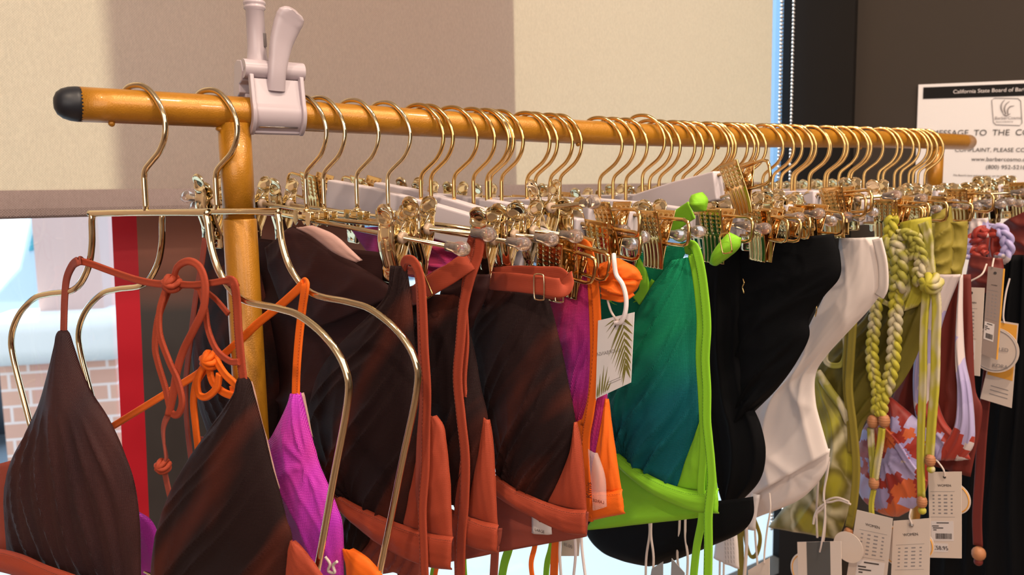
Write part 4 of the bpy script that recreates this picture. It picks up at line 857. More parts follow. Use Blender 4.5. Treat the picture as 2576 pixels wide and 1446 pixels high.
# ---------------------------------------------------------------- G8 black bottoms
p8 = Plane(.80, 3)
g = groot('black_swimsuit', p8, 1850, 1270, 'black swim bottoms with ruched side, between the lime strap and the white bottoms', 'bikini bottoms')
cloth('front', p8, [(1850, 615), (1836, 700), (1830, 800), (1836, 900), (1850, 1000), (1850, 1080)], [(2094, 588), (2110, 640), (2110, 696), (2070, 745), (2034, 800), (2032, 850), (1996, 920), (1946, 985), (1890, 1040)], 'black', g, 60, 60, .016,
      [('diag', .0075, 4, .55, .3), ('row', .002, 6, .2, .2)], .006, topflat=True)
cloth('side', p8, [(1765, 640), (1752, 760), (1762, 900), (1776, 1020), (1786, 1120), (1802, 1210), (1836, 1268)], [(1866, 600), (1872, 740), (1866, 880), (1884, 1000), (1912, 1070), (1924, 1140), (1908, 1210), (1846, 1276)], 'black', g, 40, 60, .014, [('par', .005, 3, .1, .5, 0, 2)], .012, topflat=True)
b = MB(); b.tube([p8.at(1869, 700, .028), p8.at(1872, 712, .030), p8.at(1868, 722, .028), p8.at(1872, 738, .028)], .0008, 6, sm=4); uvmb(b, 'trim_ring', 'gold', g, p8)
pb = Plane(.66, 6)
g = groot('black_swimsuit', pb, 1650, 1400, 'rounded seat of black bottoms showing below the lime green band', 'bikini bottoms')
cloth('seat', pb, [(1466, 1290), (1472, 1340), (1506, 1384), (1560, 1408), (1630, 1424)], [(1892, 1250), (1892, 1300), (1860, 1340), (1780, 1376), (1680, 1415)], 'black', g, 50, 30, .020, (), -.01)
# ---------------------------------------------------------------- G9 white bottoms
p9 = Plane(.905, 2)
g = groot('white_swimsuit', p9, 2000, 1290, 'white swim bottoms with high cut leg, clipped right of the black ones', 'bikini bottoms')
cloth('front', p9, [(2112, 598), (2104, 680), (2070, 750), (2030, 830), (1990, 920), (1940, 990), (1890, 1040), (1850, 1110), (1830, 1200), (1838, 1282)], [(2208, 596), (2222, 640), (2220, 720), (2190, 770), (2140, 825), (2080, 890), (2050, 940), (2050, 1010), (2070, 1090), (2084, 1140)], 'white_cloth', g, 60, 80, .014,
      [('diag', .0055, 3, -.5, .4), ('par', .006, 2.5, -.15, .6, .45, 2)], .006, topflat=True)
cloth('seat', p9, [(1880, 1060), (1850, 1160), (1840, 1240), (1838, 1284)], [(2086, 1130), (2072, 1190), (2010, 1256), (1900, 1302)], 'white_cloth', g, 50, 30, .012, [('fan', .004, 5, .7, .3, .5)], .000)
strap('side_fold', p9, [(2206, 600, .018), (2220, 660, .016), (2222, 720, .014), (2212, 745, .012)], .012, 'white_cloth', g, .004)
b = MB(); b.tube([p9.at(2036, 765, .024), p9.at(2052, 768, .026), p9.at(2054, 782, .026), p9.at(2050, 796, .024)], .0009, 6, sm=4); uvmb(b, 'trim_ring', 'gold', g, p9)
cloth('care_label', p9, [(1890, 1240), (1880, 1290), (1874, 1330)], [(1910, 1245), (1902, 1295), (1898, 1335)], 'label_white', g, 4, 8, .001, (), .016)
# ---------------------------------------------------------------- G10 olive and yellow set
p10 = Plane(.985, 3)
g = groot('olive_swimsuit', p10, 2180, 1300, 'olive yellow tie-dye swimsuit with braided cords and wooden beads', 'swimsuit')
cloth('body', p10, [(2230, 570), (2210, 690), (2180, 790), (2110, 860), (2050, 925), (2046, 980), (2080, 1060), (2130, 1110)], [(2350, 560), (2345, 680), (2335, 780), (2310, 880), (2270, 960), (2215, 1020), (2175, 1060), (2160, 1110)], 'olive_dark', g, 60, 60, .010,
      [('par', .005, 5, .3, .2, .1, 2), ('row', .003, 3, .3, 0)], -.006, topflat=True)
cloth('bottom', p10, [(2046, 930), (2044, 1010), (2060, 1090), (2060, 1160), (2010, 1230), (1960, 1290), (1932, 1326)], [(2056, 926), (2100, 985), (2138, 1050), (2152, 1130), (2150, 1220), (2125, 1310), (2106, 1356)], 'ikat_print', g, 60, 60, .014, [('par', .002, 3, .3, 0, 0, 2)], .002)
cloth('waist_edge', p10, [(2046, 938), (2080, 990), (2110, 1030), (2126, 1070)], [(2062, 930), (2096, 980), (2130, 1025), (2144, 1060)], 'olive_tie_dye', g, 8, 20, .004, (), .012)
cloth('bodice', p10, [(2265, 560), (2262, 620), (2250, 720), (2262, 790)], [(2340, 545), (2345, 620), (2350, 700), (2310, 770)], 'yellow_tie_dye', g, 30, 30, .012, [('par', .004, 4, .2, 0, 0, 2)], .000, topflat=True)
braid('braided_cord', p10, [(2243, 545), (2240, 580), (2232, 630), (2244, 680), (2253, 720), (2253, 793), (2250, 854), (2246, 911), (2234, 965), (2219, 1003), (2215, 1044)], .0050, .017, 'yellow_tie_dye', g, .018)
braid('braided_cord', p10, [(2236, 600), (2260, 640), (2262, 690), (2256, 730)], .0060, .018, 'olive_tie_dye', g, .022)
braid('braided_cord', p10, [(2206, 745), (2200, 816), (2194, 873), (2196, 930), (2208, 976), (2206, 1044)], .0046, .016, 'yellow_tie_dye', g, .018)
braid('braided_cord', p10, [(2258, 592, .018), (2285, 590, .022), (2305, 608, .022), (2300, 634, .020), (2278, 640, .018), (2262, 628, .016)], .0042, .014, 'olive_tie_dye', g)
braid('braided_cord', p10, [(2300, 592), (2310, 625), (2318, 660), (2308, 690), (2316, 716)], .0046, .015, 'olive_tie_dye', g, .020)
strap('loop_cord', p10, [(2266, 650), (2282, 690), (2284, 730), (2266, 760), (2240, 766), (2212, 752)], .0065, 'olive_tie_dye', g, .006, .014)
for x, y in ((2196, 1060), (2224, 1058)): ball('wooden_bead', p10, x, y, .019, .0075, 'wood_bead', g, (1, 1, 1.15), True)
strap('cord_tail', p10, [(2190, 1076), (2192, 1120), (2196, 1170), (2197, 1205)], .0085, 'olive_tie_dye', g, .007, .018)
strap('cord_tail', p10, [(2219, 1076), (2214, 1120), (2206, 1170), (2201, 1205)], .0085, 'yellow_tie_dye', g, .007, .020)
ball('wooden_bead', p10, 2198, 1215, .020, .0068, 'wood_bead', g, (1, 1, 1.2), True)
strap('cord_tail', p10, [(2198, 1232), (2192, 1270), (2196, 1325)], .0065, 'yellow_tie_dye', g, .006, .018)
ball('wooden_bead', p10, 2197, 1336, .018, .0062, 'wood_bead', g, (1, 1, 1.2), True)
ball('cord_end', p10, 2197, 1358, .018, .0045, 'olive_tie_dye', g)
strap('neck_strap', p10, [(2335, 690), (2328, 760), (2323, 850), (2322, 950), (2318, 1060), (2316, 1150), (2318, 1250)], .0095, 'yellow_tie_dye', g, .006, .018)
strap('neck_strap', p10, [(2344, 690), (2356, 760), (2354, 860), (2352, 960), (2344, 1060), (2338, 1150)], .0110, 'yellow_tie_dye', g, .007, .016)
strap('neck_strap', p10, [(2322, 560), (2335, 600), (2336, 650), (2342, 690)], .012, 'olive_tie_dye', g, .006, .010)
knot('knot', p10, 2343, 712, .020, .012, 'yellow_tie_dye', g)
ball('wooden_bead', p10, 2340, 1158, .018, .0065, 'wood_bead', g, (1, 1, 1.2), True)
ball('wooden_bead', p10, 2319, 1262, .018, .0065, 'wood_bead', g, (1, 1, 1.2), True)
ball('cord_end', p10, 2342, 1180, .018, .005, 'yellow_tie_dye', g); ball('cord_end', p10, 2320, 1284, .018, .005, 'yellow_tie_dye', g)
strap('hanging_tie', p10, [(2146, 810), (2140, 900), (2136, 980), (2146, 1070), (2154, 1170), (2148, 1260), (2136, 1325)], .011, 'olive', g, .005, .016)
strap('hanging_tie', p10, [(2136, 810), (2128, 900), (2128, 980), (2138, 1070), (2140, 1140)], .008, 'olive', g, .004, .012)
ball('wooden_bead', p10, 2134, 1340, .017, .0062, 'wood_bead', g, (1, 1, 1.2), True)
strap('loop_cord', p10, [(2124, 830), (2128, 880), (2118, 915), (2090, 918), (2076, 900), (2090, 850)], .008, 'olive_tie_dye', g, .004, .010)
# ---------------------------------------------------------------- G11 olive folded bottoms
p11 = Plane(1.09, 3)
g = groot('olive_bottoms', p11, 2380, 690, 'plain olive bottoms with stacked side folds, beside the braided cords', 'bikini bottoms')
cloth('front', p11, [(2322, 560), (2324, 620), (2322, 690)], [(2390, 518), (2398, 600), (2392, 690)], 'olive', g, 30, 40, .012, [('row', .007, 4.5, .12, .3)], .012, topflat=True)
cloth('back', p11, [(2370, 560), (2372, 620), (2370, 692)], [(2432, 556), (2430, 630), (2416, 694)], 'olive', g, 30, 40, .010, [('row', .006, 2.5, -.1, .3)], .000, topflat=True)
# ---------------------------------------------------------------- G12 printed swimsuit
p12 = Plane(1.055, 3)
g = groot('printed_swimsuit', p12, 2300, 1290, 'rust, lilac and cream block print swimsuit behind the beaded olive cords', 'swimsuit')
cloth('lining', p12, [(2330, 690), (2290, 850), (2250, 980), (2220, 1080), (2210, 1130)], [(2440, 690), (2446, 850), (2452, 980), (2470, 1040), (2440, 1200)], 'maroon', g, 40, 40, .004, [('par', .004, 4, .2, 0, 0, 2)], -.014)
cloth('strap_panel', p12, [(2335, 690), (2322, 780), (2302, 880), (2296, 980), (2306, 1060), (2340, 1120), (2345, 1156)], [(2415, 690), (2376, 790), (2352, 890), (2352, 980), (2376, 1060), (2420, 1110), (2440, 1156)], 'block_print_pale', g, 30, 60, .008, [('par', .003, 3, .2, 0, .3, 2)], -.004)
cloth('strap_panel', p12, [(2414, 700), (2408, 790), (2404, 880), (2408, 980), (2400, 1070), (2360, 1130), (2345, 1158)], [(2420, 690), (2420, 790), (2426, 900), (2442, 980), (2450, 1060), (2448, 1120), (2420, 1158)], 'block_print_pale', g, 24, 50, .008, [('par', .003, 3, .2, 0, .3, 2)], -.002)
cloth('bottom', p12, [(2232, 998), (2190, 1050), (2162, 1100), (2156, 1170), (2160, 1240), (2196, 1280), (2240, 1298)], [(2240, 1000), (2300, 1050), (2330, 1080), (2338, 1150), (2332, 1220), (2306, 1270), (2260, 1299)], 'block_print', g, 50, 50, .020, [('fan', .006, 7, .45, .45, .6)], .002)
strap('waist_tie', p12, [(2200, 1060), (2250, 1110), (2290, 1170), (2326, 1215)], .010, 'block_print', g, .005, .022)
# ---------------------------------------------------------------- G13 printed bandeau, G14 rust garments, G15 long black dress
p13 = Plane(1.20, 3)
g = groot('printed_bandeau', p13, 2480, 650, 'small lilac and rust print top with plaited trim, under the far clips', 'bikini top')
cloth('body', p13, [(2428, 552), (2424, 600), (2420, 650)], [(2484, 548), (2488, 600), (2482, 640)], 'block_print_pale', g, 20, 20, .008, [('par', .004, 3, 0, 0, 0, 2)], .01)
cloth('body', p13, [(2484, 560), (2482, 620), (2488, 665)], [(2530, 568), (2538, 620), (2528, 665)], 'block_print_pale', g, 20, 20, .008, [('par', .004, 3, 0, 0, 0, 2)], .0)
braid('plaited_trim', p13, [(2424, 622), (2444, 608), (2462, 590), (2480, 580)], .0055, .020, 'block_print', g, .026)
braid('plaited_trim', p13, [(2488, 590), (2512, 576), (2532, 600), (2532, 640), (2508, 652)], .0050, .020, 'block_print_pale', g, .022)
braid('plaited_trim', p13, [(2424, 640), (2450, 634), (2480, 630)], .0050, .018, 'block_print_pale', g, .026)
p14 = Plane(1.33, 2)
g = groot('rust_top', p14, 2560, 760, 'dark rust ruched top at the far end of the rail', 'bikini top')
cloth('body', p14, [(2524, 560), (2530, 640), (2534, 700), (2520, 765)], [(2640, 505), (2640, 620), (2640, 700), (2640, 780)], 'maroon', g, 30, 40, .012, [('row', .006, 5, -.3, .3)], .0, topflat=True)
cloth('floral_panel', p14, [(2546, 680), (2544, 715), (2560, 745)], [(2640, 640), (2640, 700), (2640, 760)], 'floral_print', g, 20, 20, .008, [('par', .004, 3, 0, 0, 0, 2)], .018)
p15 = Plane(1.27, 3)
g = groot('black_dress', p15, 2500, 1500, 'long black garment hanging at the far right behind the paper tags', 'dress')
cloth('body', p15, [(2440, 640), (2400, 850), (2360, 1050), (2320, 1250), (2290, 1540)], [(2650, 640), (2650, 850), (2650, 1050), (2650, 1250), (2680, 1540)], 'black', g, 60, 50, .010, [('par', .008, 7, .05, .2, -.2, 2)], -.02, topflat=True)
gs = groot('maroon_strap_top', Plane(1.16, 3), 2480, 700, 'maroon top whose long thin tie with wooden bead hangs before the black garment', 'bikini top')
ps = Plane(1.16, 3)
cloth('body', ps, [(2440, 640), (2432, 690), (2440, 730)], [(2520, 650), (2524, 700), (2500, 740)], 'maroon', gs, 20, 16, .008, [('row', .004, 3, 0, 0)], -.010)
strap('hanging_tie', ps, [(2506, 690), (2500, 780), (2492, 880), (2480, 990), (2470, 1100), (2464, 1200), (2458, 1300), (2460, 1372)], .0130, 'maroon', gs, .003, .012)
ball('wooden_bead', ps, 2462, 1392, .012, .0095, 'wood_bead', gs, (1, 1, 1.1)); ball('cord_end', ps, 2461, 1412, .012, .006, 'maroon', gs)
# ------------------------------------------------------------------ lettering and cards
def words(name, s, o, xd, yd, h, m, parent, mirror=False, align='LEFT', ext=.0001):
    c = bpy.data.curves.new(name, 'FONT'); c.body = s; c.size = h*1.38; c.extrude = ext; c.align_x = align
    t = bpy.data.objects.new(name, c); COL.objects.link(t); c.materials.append(M[m])
    xd = Vector(xd).normalized(); yd = Vector(yd); yd = (yd-xd*yd.dot(xd)).normalized(); zd = xd.cross(yd)
    mw = Matrix.Translation(o) @ Matrix((xd, yd, zd)).transposed().to_4x4()
    if mirror: mw = mw @ Matrix.Scale(-1, 4, (1, 0, 0))
    t.parent = parent; t.matrix_parent_inverse = (Matrix.Translation(parent.location) @ parent.rotation_euler.to_matrix().to_4x4()).inverted() if parent.parent is None else Matrix()
    dg = bpy.context.evaluated_depsgraph_get(); me = bpy.data.meshes.new_from_object(t.evaluated_get(dg)); o2 = bpy.data.objects.new(name, me); COL.objects.link(o2)
    o2.parent = parent; o2.matrix_parent_inverse = t.matrix_parent_inverse.copy(); o2.matrix_basis = mw; bpy.data.objects.remove(t); return o2
class Card:
    """flat card: corners tl, tr, br, bl in pixels, on a plane at an offset; s across, t down"""
    def __init__(s, pl, q, off, skew=0):
        s.pl = pl; s.c = [pl.at(q[i][0], q[i][1], off+(skew if i in (1, 2) else 0)) for i in range(4)]
        s.n = (s.c[1]-s.c[0]).cross(s.c[3]-s.c[0]).normalized(); s.n = s.n if s.n.dot(CAM-s.c[0]) > 0 else -s.n
        s.w = (s.c[1]-s.c[0]).length; s.h = (s.c[3]-s.c[0]).length
    def p(s, u, v, o=0): a = s.c[0].lerp(s.c[1], u); b = s.c[3].lerp(s.c[2], u); return a.lerp(b, v)+s.n*o
    def quad(s, b, u0, v0, u1, v1, o=.0006, th=.0003):
        b.prism([s.p(u0, v0, o), s.p(u1, v0, o), s.p(u1, v1, o), s.p(u0, v1, o)], s.n*th); return b
def put(b, name, m, root, bevel=0): return world_child(b.build(name, m, smooth=False, bevel=bevel), root)
def card(pl, q, off, m, label, rows=None, sticker=None, price=None, header=.17, hole=True, skew=0, cord=None, cordm='cord', g='paper hang tags', cat='tag'):
    k = Card(pl, q, off, skew); r = empty('hang_tag', k.p(.5, 1)); tag(r, label, cat, g)
    put(k.quad(MB(), 0, 0, 1, 1, 0, .0008), 'tag_card', m, r)
    if hole: put(MB().tube([k.p(.5, .06, .0004), k.p(.5, .06, .0008)], .0019, 14), 'eyelet', 'ink', r)
    if rows:
        b = MB(); u0, u1, v0, v1, nc, nr = rows
        for j in range(nr):
            for i in range(nc):
                u = u0+(u1-u0)*(i+.5)/nc; v = v0+(v1-v0)*(j+.5)/nr; ww = .030+.012*((i*7+j*3) % 3)
                k.quad(b, u-ww, v-.008, u+ww, v+.008, .0005, .0001)
        k.quad(b, u0, v0-.025, u1, v0-.021, .0005, .0001); k.quad(b, u0, v1+.020, u1, v1+.024, .0005, .0001)
        put(b, 'size_table', 'ink_grey', r)
        words('lettering', 'WOMEN', k.p(.5, header, .0006), k.c[1]-k.c[0], k.c[0]-k.c[3], k.w*.075, 'ink', r, align='CENTER')
    if sticker:
        u0, v0, u1, v1 = sticker; st = put(k.quad(MB(), u0, v0, u1, v1, .0006, .0002), 'price_sticker', 'label_white', r)
        b = MB(); x = u0+(u1-u0)*.2; rr = random.Random(3)
        while x < u0+(u1-u0)*.92:
            ww = rr.choice((.006, .010, .016)); k.quad(b, x, v0+(v1-v0)*.62, x+ww, v0+(v1-v0)*.90, .0009, .0001); x += ww+rr.choice((.006, .012))
        for t_, a, c in ((.06, .25, .8), (.22, .05, .35), (.32, .08, .55), (.42, .10, .25)): k.quad(b, u0+(u1-u0)*a, v0+(v1-v0)*t_, u0+(u1-u0)*c, v0+(v1-v0)*(t_+.05), .0009, .0001)
        o = put(b, 'barcode', 'ink', r); 
    if price:
        u0, v0, u1, v1, s_ = price; put(k.quad(MB(), u0, v0, u1, v1, .0006, .0002), 'price_sticker', 'label_white', r)
        words('lettering', s_, k.p(u0+.02, v0+(v1-v0)*.7, .0010), k.c[1]-k.c[0], k.c[0]-k.c[3], k.h*(v1-v0)*.45, 'ink', r)
    if cord:
        P = [pl.at(c[0], c[1], (c[2] if len(c) > 2 else off+.002)) for c in cord]
        uvm = MB().tube(P, .0011, 8, sm=6); put(uvm, 'tag_cord', cordm, r)
    return k, r
def disc(pl, px, py, off, rpx, m, name, root, rim=None):
    c = pl.at(px, py, off); e = pl.at(px+rpx, py, off); R = (e-c).length; n = -pl.n; u = pl.d; z = Vector((0, 0, 1))
    P = [c+u*R*math.cos(a*math.pi/24)+z*R*math.sin(a*math.pi/24) for a in range(48)]
    o = put(MB().prism(P, n*.0008), name, m, root)
    if rim: put(MB().tube([c+n*.0006+(p-c)*.90 for p in P], .0007, 6, closed=True), 'printed_rim', rim, root)
    return c, R
# palm leaf tag hanging from the orange ties
k, r = card(Plane(.44, 19), [(1505, 806), (1596, 785), (1587, 962), (1499, 1003)], .026, 'paper', 'white tag printed with olive palm leaves, hanging between the orange and teal tops', hole=False, skew=.004,
            cord=[(1560, 812, .032), (1548, 800, .028), (1536, 780, .024), (1528, 748, .020), (1534, 738, .016)])
cb = MB().tube([Plane(.44, 19).at(x, y, o) for x, y, o in [(1548, 812, .031), (1562, 810, .033), (1573, 785, .034), (1575, 750, .034), (1566, 715, .034), (1550, 690, .034), (1545, 655, .034), (1544, 640, .030)]], .0021, 9, sm=6)
put(cb, 'tag_cord', 'cord_white', r)
put(MB().sphere(k.p(.5, .13, .0008), .0009, 8), 'eyelet', 'ink', r)
b = MB()
def leaflet(b, k, u0, v0, u1, v1, w):
    a, c = Vector((u0*k.w, v0*k.h, 0)), Vector((u1*k.w, v1*k.h, 0)); T = (c-a).normalized(); S = Vector((-T.y, T.x, 0)); P = []
    for t, f in ((0, .3), (.2, 1), (.55, .8), (1, 0.03)): q = a.lerp(c, t); P.append((q+S*w*f/2))
    for t, f in ((1, 0.03), (.55, .8), (.2, 1), (0, .3)): q = a.lerp(c, t); P.append((q-S*w*f/2))
    b.prism([k.p(min(1, max(0, p.x/k.w)), min(1, max(0, p.y/k.h)), .0006) for p in P], k.n*.0001)
for i in range(9): leaflet(b, k, .74+.012*i, .06+.085*i, .34+.055*i+(.02 if i % 2 else 0), .50+.062*i, .0019)
for u, v, x, y in ((.62, .04, .30, .27), (.54, .03, .25, .18), (.46, .04, .20, .10), (.70, .05, .40, .40)): leaflet(b, k, u, v, x, y, .0013)
for i in range(8): leaflet(b, k, .70+.02*i, .05+.095*i, .99, .20+.105*i, .0026)
for a, c, e, f in ((.10, .99, .12, .70), (.17, .98, .22, .60), (.22, .97, .33, .64), (.27, .97, .39, .78), (.05, .99, .06, .82), (.33, .96, .45, .86)): leaflet(b, k, a, c, e, f, .0018)
put(b, 'palm_print', 'olive_print', r)
b = MB()
for v in (.83, .86): k.quad(b, .32, v+.02, .72, v+.027, .0005, .0001)
put(b, 'printed_lines', 'ink_grey', r)
words('lettering', 'ANORBANSA', k.p(.70, .50, .0006), k.c[1]-k.c[0], k.c[0]-k.c[3], .0034, 'ink_grey', r, mirror=True, ext=.00003)
# rust top's size label text and the sheer orange label
lroot = bpy.data.objects['bikini_top.002']
words('lettering', 'LARGE', p5.at(1345, 1335, .0062), p5.d, Vector((0, 0, 1)), .0026, 'ink', lroot)
words('lettering', 'O', p5.at(1354, 1312, .0062), p5.d, Vector((0, 0, 1)), .0036, 'ink', lroot)
oroot = bpy.data.objects['bikini_top.003']
words('lettering', 'LARGE', p6.at(1520, 1268, .0185), p6.d, Vector((0, 0, 1)), .0030, 'thread', oroot, mirror=True)
words('lettering', 'Kinis', p6.at(1488, 1255, .0185), Vector((0, 0, 1)), p6.d*-1, .0060, 'thread', oroot, mirror=False)
# right-hand cluster of tags
pt = Plane(1.00, 3)
card(Plane(1.10, 3), [(2412, 722), (2477, 724), (2465, 946), (2420, 940)], .022, 'card', 'cream tag with size table and barcode, left of the shaded tag below the far clips', (.10, .75, .26, .56, 2, 7), (.10, .60, .70, .82), header=.18,
     cord=[(2422, 722, .024), (2440, 708, .026), (2470, 690, .022), (2482, 664, .010)])
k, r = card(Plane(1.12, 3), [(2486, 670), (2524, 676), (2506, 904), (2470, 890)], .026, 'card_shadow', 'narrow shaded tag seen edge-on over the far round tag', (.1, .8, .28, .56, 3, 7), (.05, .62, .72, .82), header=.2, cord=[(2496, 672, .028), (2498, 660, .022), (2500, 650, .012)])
put(k.quad(MB(), 1.0, .0, 1.06, 1, -.001, .003), 'card_edge', 'card_orange', r)
k, r = card(Plane(1.14, 3), [(2512, 806), (2562, 814), (2545, 1026), (2466, 1002)], .012, 'card', 'orange and cream oblong tag low beside the black garment, partly behind the round tag', hole=False, cord=[(2526, 812, .014), (2524, 790, .014), (2530, 740, .010), (2540, 700, .006)])
put(k.quad(MB(), .05, .02, .96, .68, .0006, .0002), 'orange_panel', 'card_orange', r)
bb = MB(); [k.quad(bb, .25, .80+.05*i, .85, .81+.05*i, .0006, .0001) for i in range(3)]; put(bb, 'printed_lines', 'ink_grey', r)
r = empty('hang_tag', Plane(1.13, 3).at(2525, 945)); tag(r, 'round cream tag with dark printed rim at the far right, over the orange tag', 'tag', 'paper hang tags')
c, R = disc(Plane(1.13, 3), 2500, 880, .016, 64, 'card', 'tag_card', r, 'ink_grey')
for s_, x, y, h in (('LED', 2512, 882, .0050), ('KORA', 2496, 922, .0050)): words('lettering', s_, Plane(1.13, 3).at(x, y, .0175), Plane(1.13, 3).d, Vector((0, 0, 1)), h, 'ink_grey', r)
# lower right tags
pa = Plane(1.02, 3)
card(pa, [(2335, 1187), (2419, 1186), (2419, 1404), (2340, 1402)], .006, 'card_cream', 'cream tag with size table, barcode and handwritten price, hanging below the printed swimsuit', (.06, .80, .25, .50, 4, 6), (.06, .57, .76, .80), (.08, .83, .58, .93, '€58.95'), header=.17,
     cord=[(2376, 1198, .008), (2374, 1182, .010), (2360, 1162, .008), (2352, 1156, .004)])
r = empty('hang_tag', pa.at(2410, 1300)); tag(r, 'round cream tag with orange rim behind the handwritten price tag', 'tag', 'paper hang tags'); disc(pa, 2398, 1252, .001, 43, 'card_cream', 'tag_card', r, 'card_orange')
k, r = card(Plane(.98, 3), [(2248, 1310), (2341, 1303), (2337, 1490), (2240, 1490)], .014, 'card_cream', 'cream tag with metal eyelet and size table, lowest under the block print swimsuit', (.10, .86, .36, .66, 4, 6), (.14, .80, .82, .99), header=.22, hole=False, cord=[(2294, 1318, .016), (2288, 1300, .016), (2292, 1280, .010)])
put(MB().sphere(k.p(.5, .07, .001), .0030, 12), 'eyelet', 'steel', r)
r = empty('hang_tag', Plane(.98, 3).at(2262, 1400)); tag(r, 'round cream tag with orange rim left of the tag with metal eyelet', 'tag', 'paper hang tags'); disc(Plane(.98, 3), 2262, 1376, .008, 52, 'card_cream', 'tag_card', r, 'card_orange')
r = empty('hang_tag', Plane(.98, 3).at(2335, 1400)); tag(r, 'round cream tag edge showing right of the tag with metal eyelet', 'tag', 'paper hang tags'); disc(Plane(.98, 3), 2308, 1366, .010, 41, 'card_cream', 'tag_card', r, 'card_orange')
card(Plane(.96, 3), [(2156, 1282), (2246, 1304), (2226, 1500), (2124, 1490)], .008, 'card', 'greyish cream tag with size table behind the two beaded cords', (.15, .9, .24, .52, 4, 6), (.22, .57, .92, .92), header=.16, hole=False)
r = empty('hang_tag', Plane(.95, 3).at(2120, 1430)); tag(r, 'pale round tag edge between the dark-striped tag and the greyish one', 'tag', 'paper hang tags'); disc(Plane(.95, 3), 2134, 1376, .006, 36, 'card_cream', 'tag_card', r)
k, r = card(Plane(.93, 3), [(2006, 1363), (2116, 1361), (2118, 1500), (2010, 1500)], .020, 'card_cream', 'cream tag with dark vertical stripe under the ikat print bottoms', hole=False, cord=[(2062, 1388, .024), (2066, 1370, .026), (2072, 1330, .026), (2076, 1280, .026), (2072, 1240, .026), (2080, 1200, .024), (2086, 1160, .022)])
put(k.quad(MB(), .22, 0, .76, 1, .0006, .0002), 'dark_stripe', 'grey_band', r)
words('lettering', 'S', k.p(.60, .62, .0012), Vector((0, 0, -1)), k.c[1]-k.c[0], .0085, 'card_cream', r)
r = empty('hang_tag', Plane(.92, 3).at(2004, 1440)); tag(r, 'pale round tag edge with orange rim left of the dark-striped tag', 'tag', 'paper hang tags'); disc(Plane(.94, 3), 2034, 1440, .006, 44, 'label_white', 'tag_card', r, 'card_orange')
# middle bottom
k, r = card(Plane(.80, 3), [(1882, 1434), (1936, 1402), (1936, 1500), (1884, 1500)], .010, 'card_cream', 'slanted cream tag corner beside the bead chain at the bottom edge', hole=False, cord=[(1922, 1415, .012), (1924, 1380, .012), (1930, 1330, .012), (1938, 1280, .012), (1936, 1240, .01)])
k, r = card(Plane(.84, 3), [(1862, 1290), (1866, 1296), (1838, 1490), (1796, 1400)], .012, 'card', 'folded cream care label strip, twisted', hole=False) if 0 else (None, None)
r = groot('care_label', Plane(.84, 3), 1840, 1400, 'long cream care label with grey print below the black bottoms', 'label')
pc = Plane(.84, 3)
cloth('label_tape', pc, [(1812, 1250), (1818, 1300), (1800, 1360), (1794, 1404)], [(1832, 1250), (1842, 1300), (1854, 1360), (1858, 1432)], 'label_white', r, 8, 24, .003, [('par', .002, 2, 0, 0, 0, 2)], .008)
b = MB()
for j in range(9):
    for i in range(4): x, y = 1822+i*7+j*.4, 1320+j*11; b.tube([pc.at(x, y, .0125), pc.at(x+1.2, y+8, .0125)], .00035, 4)
put(b, 'printed_lines', 'ink_grey', r)
r = groot('size_label', Plane(.72, 3), 1800, 1330, 'small cream size label right of the lime band corner', 'label')
cloth('label_tape', Plane(.72, 3), [(1784, 1290), (1786, 1334)], [(1812, 1286), (1816, 1326)], 'card', r, 6, 6, .001, (), .02)
b = MB(); [b.sphere(Plane(.72, 3).at(1800+j*.7, 1298+j*8, .0225), .0009, 6) for j in range(4)]; put(b, 'printed_dots', 'ink', r)
for q, lab in (([(1640, 1430), (1668, 1412), (1668, 1500), (1628, 1500)], 'grey foil tag, left one of the pair below the black seat'), ([(1690, 1404), (1722, 1440), (1726, 1500), (1686, 1500)], 'grey foil tag, right one of the pair below the black seat')):
    card(Plane(.62, 6), q, .0, 'foil', lab, hole=False)
card(Plane(.50, 12), [(1414, 1350), (1460, 1344), (1456, 1398), (1412, 1398)], .0, 'card', 'small cream price tag below the rust band, beside the orange strap', hole=False)
rt = bpy.data.objects[[o.name for o in bpy.data.objects if o.name.startswith('hang_tag') and o.parent is None][-1]]
words('lettering', '85.00', Plane(.50, 12).at(1418, 1372, .0016), Plane(.50, 12).d, Vector((-.1, -.05, 1)), .0040, 'ink_grey', rt)
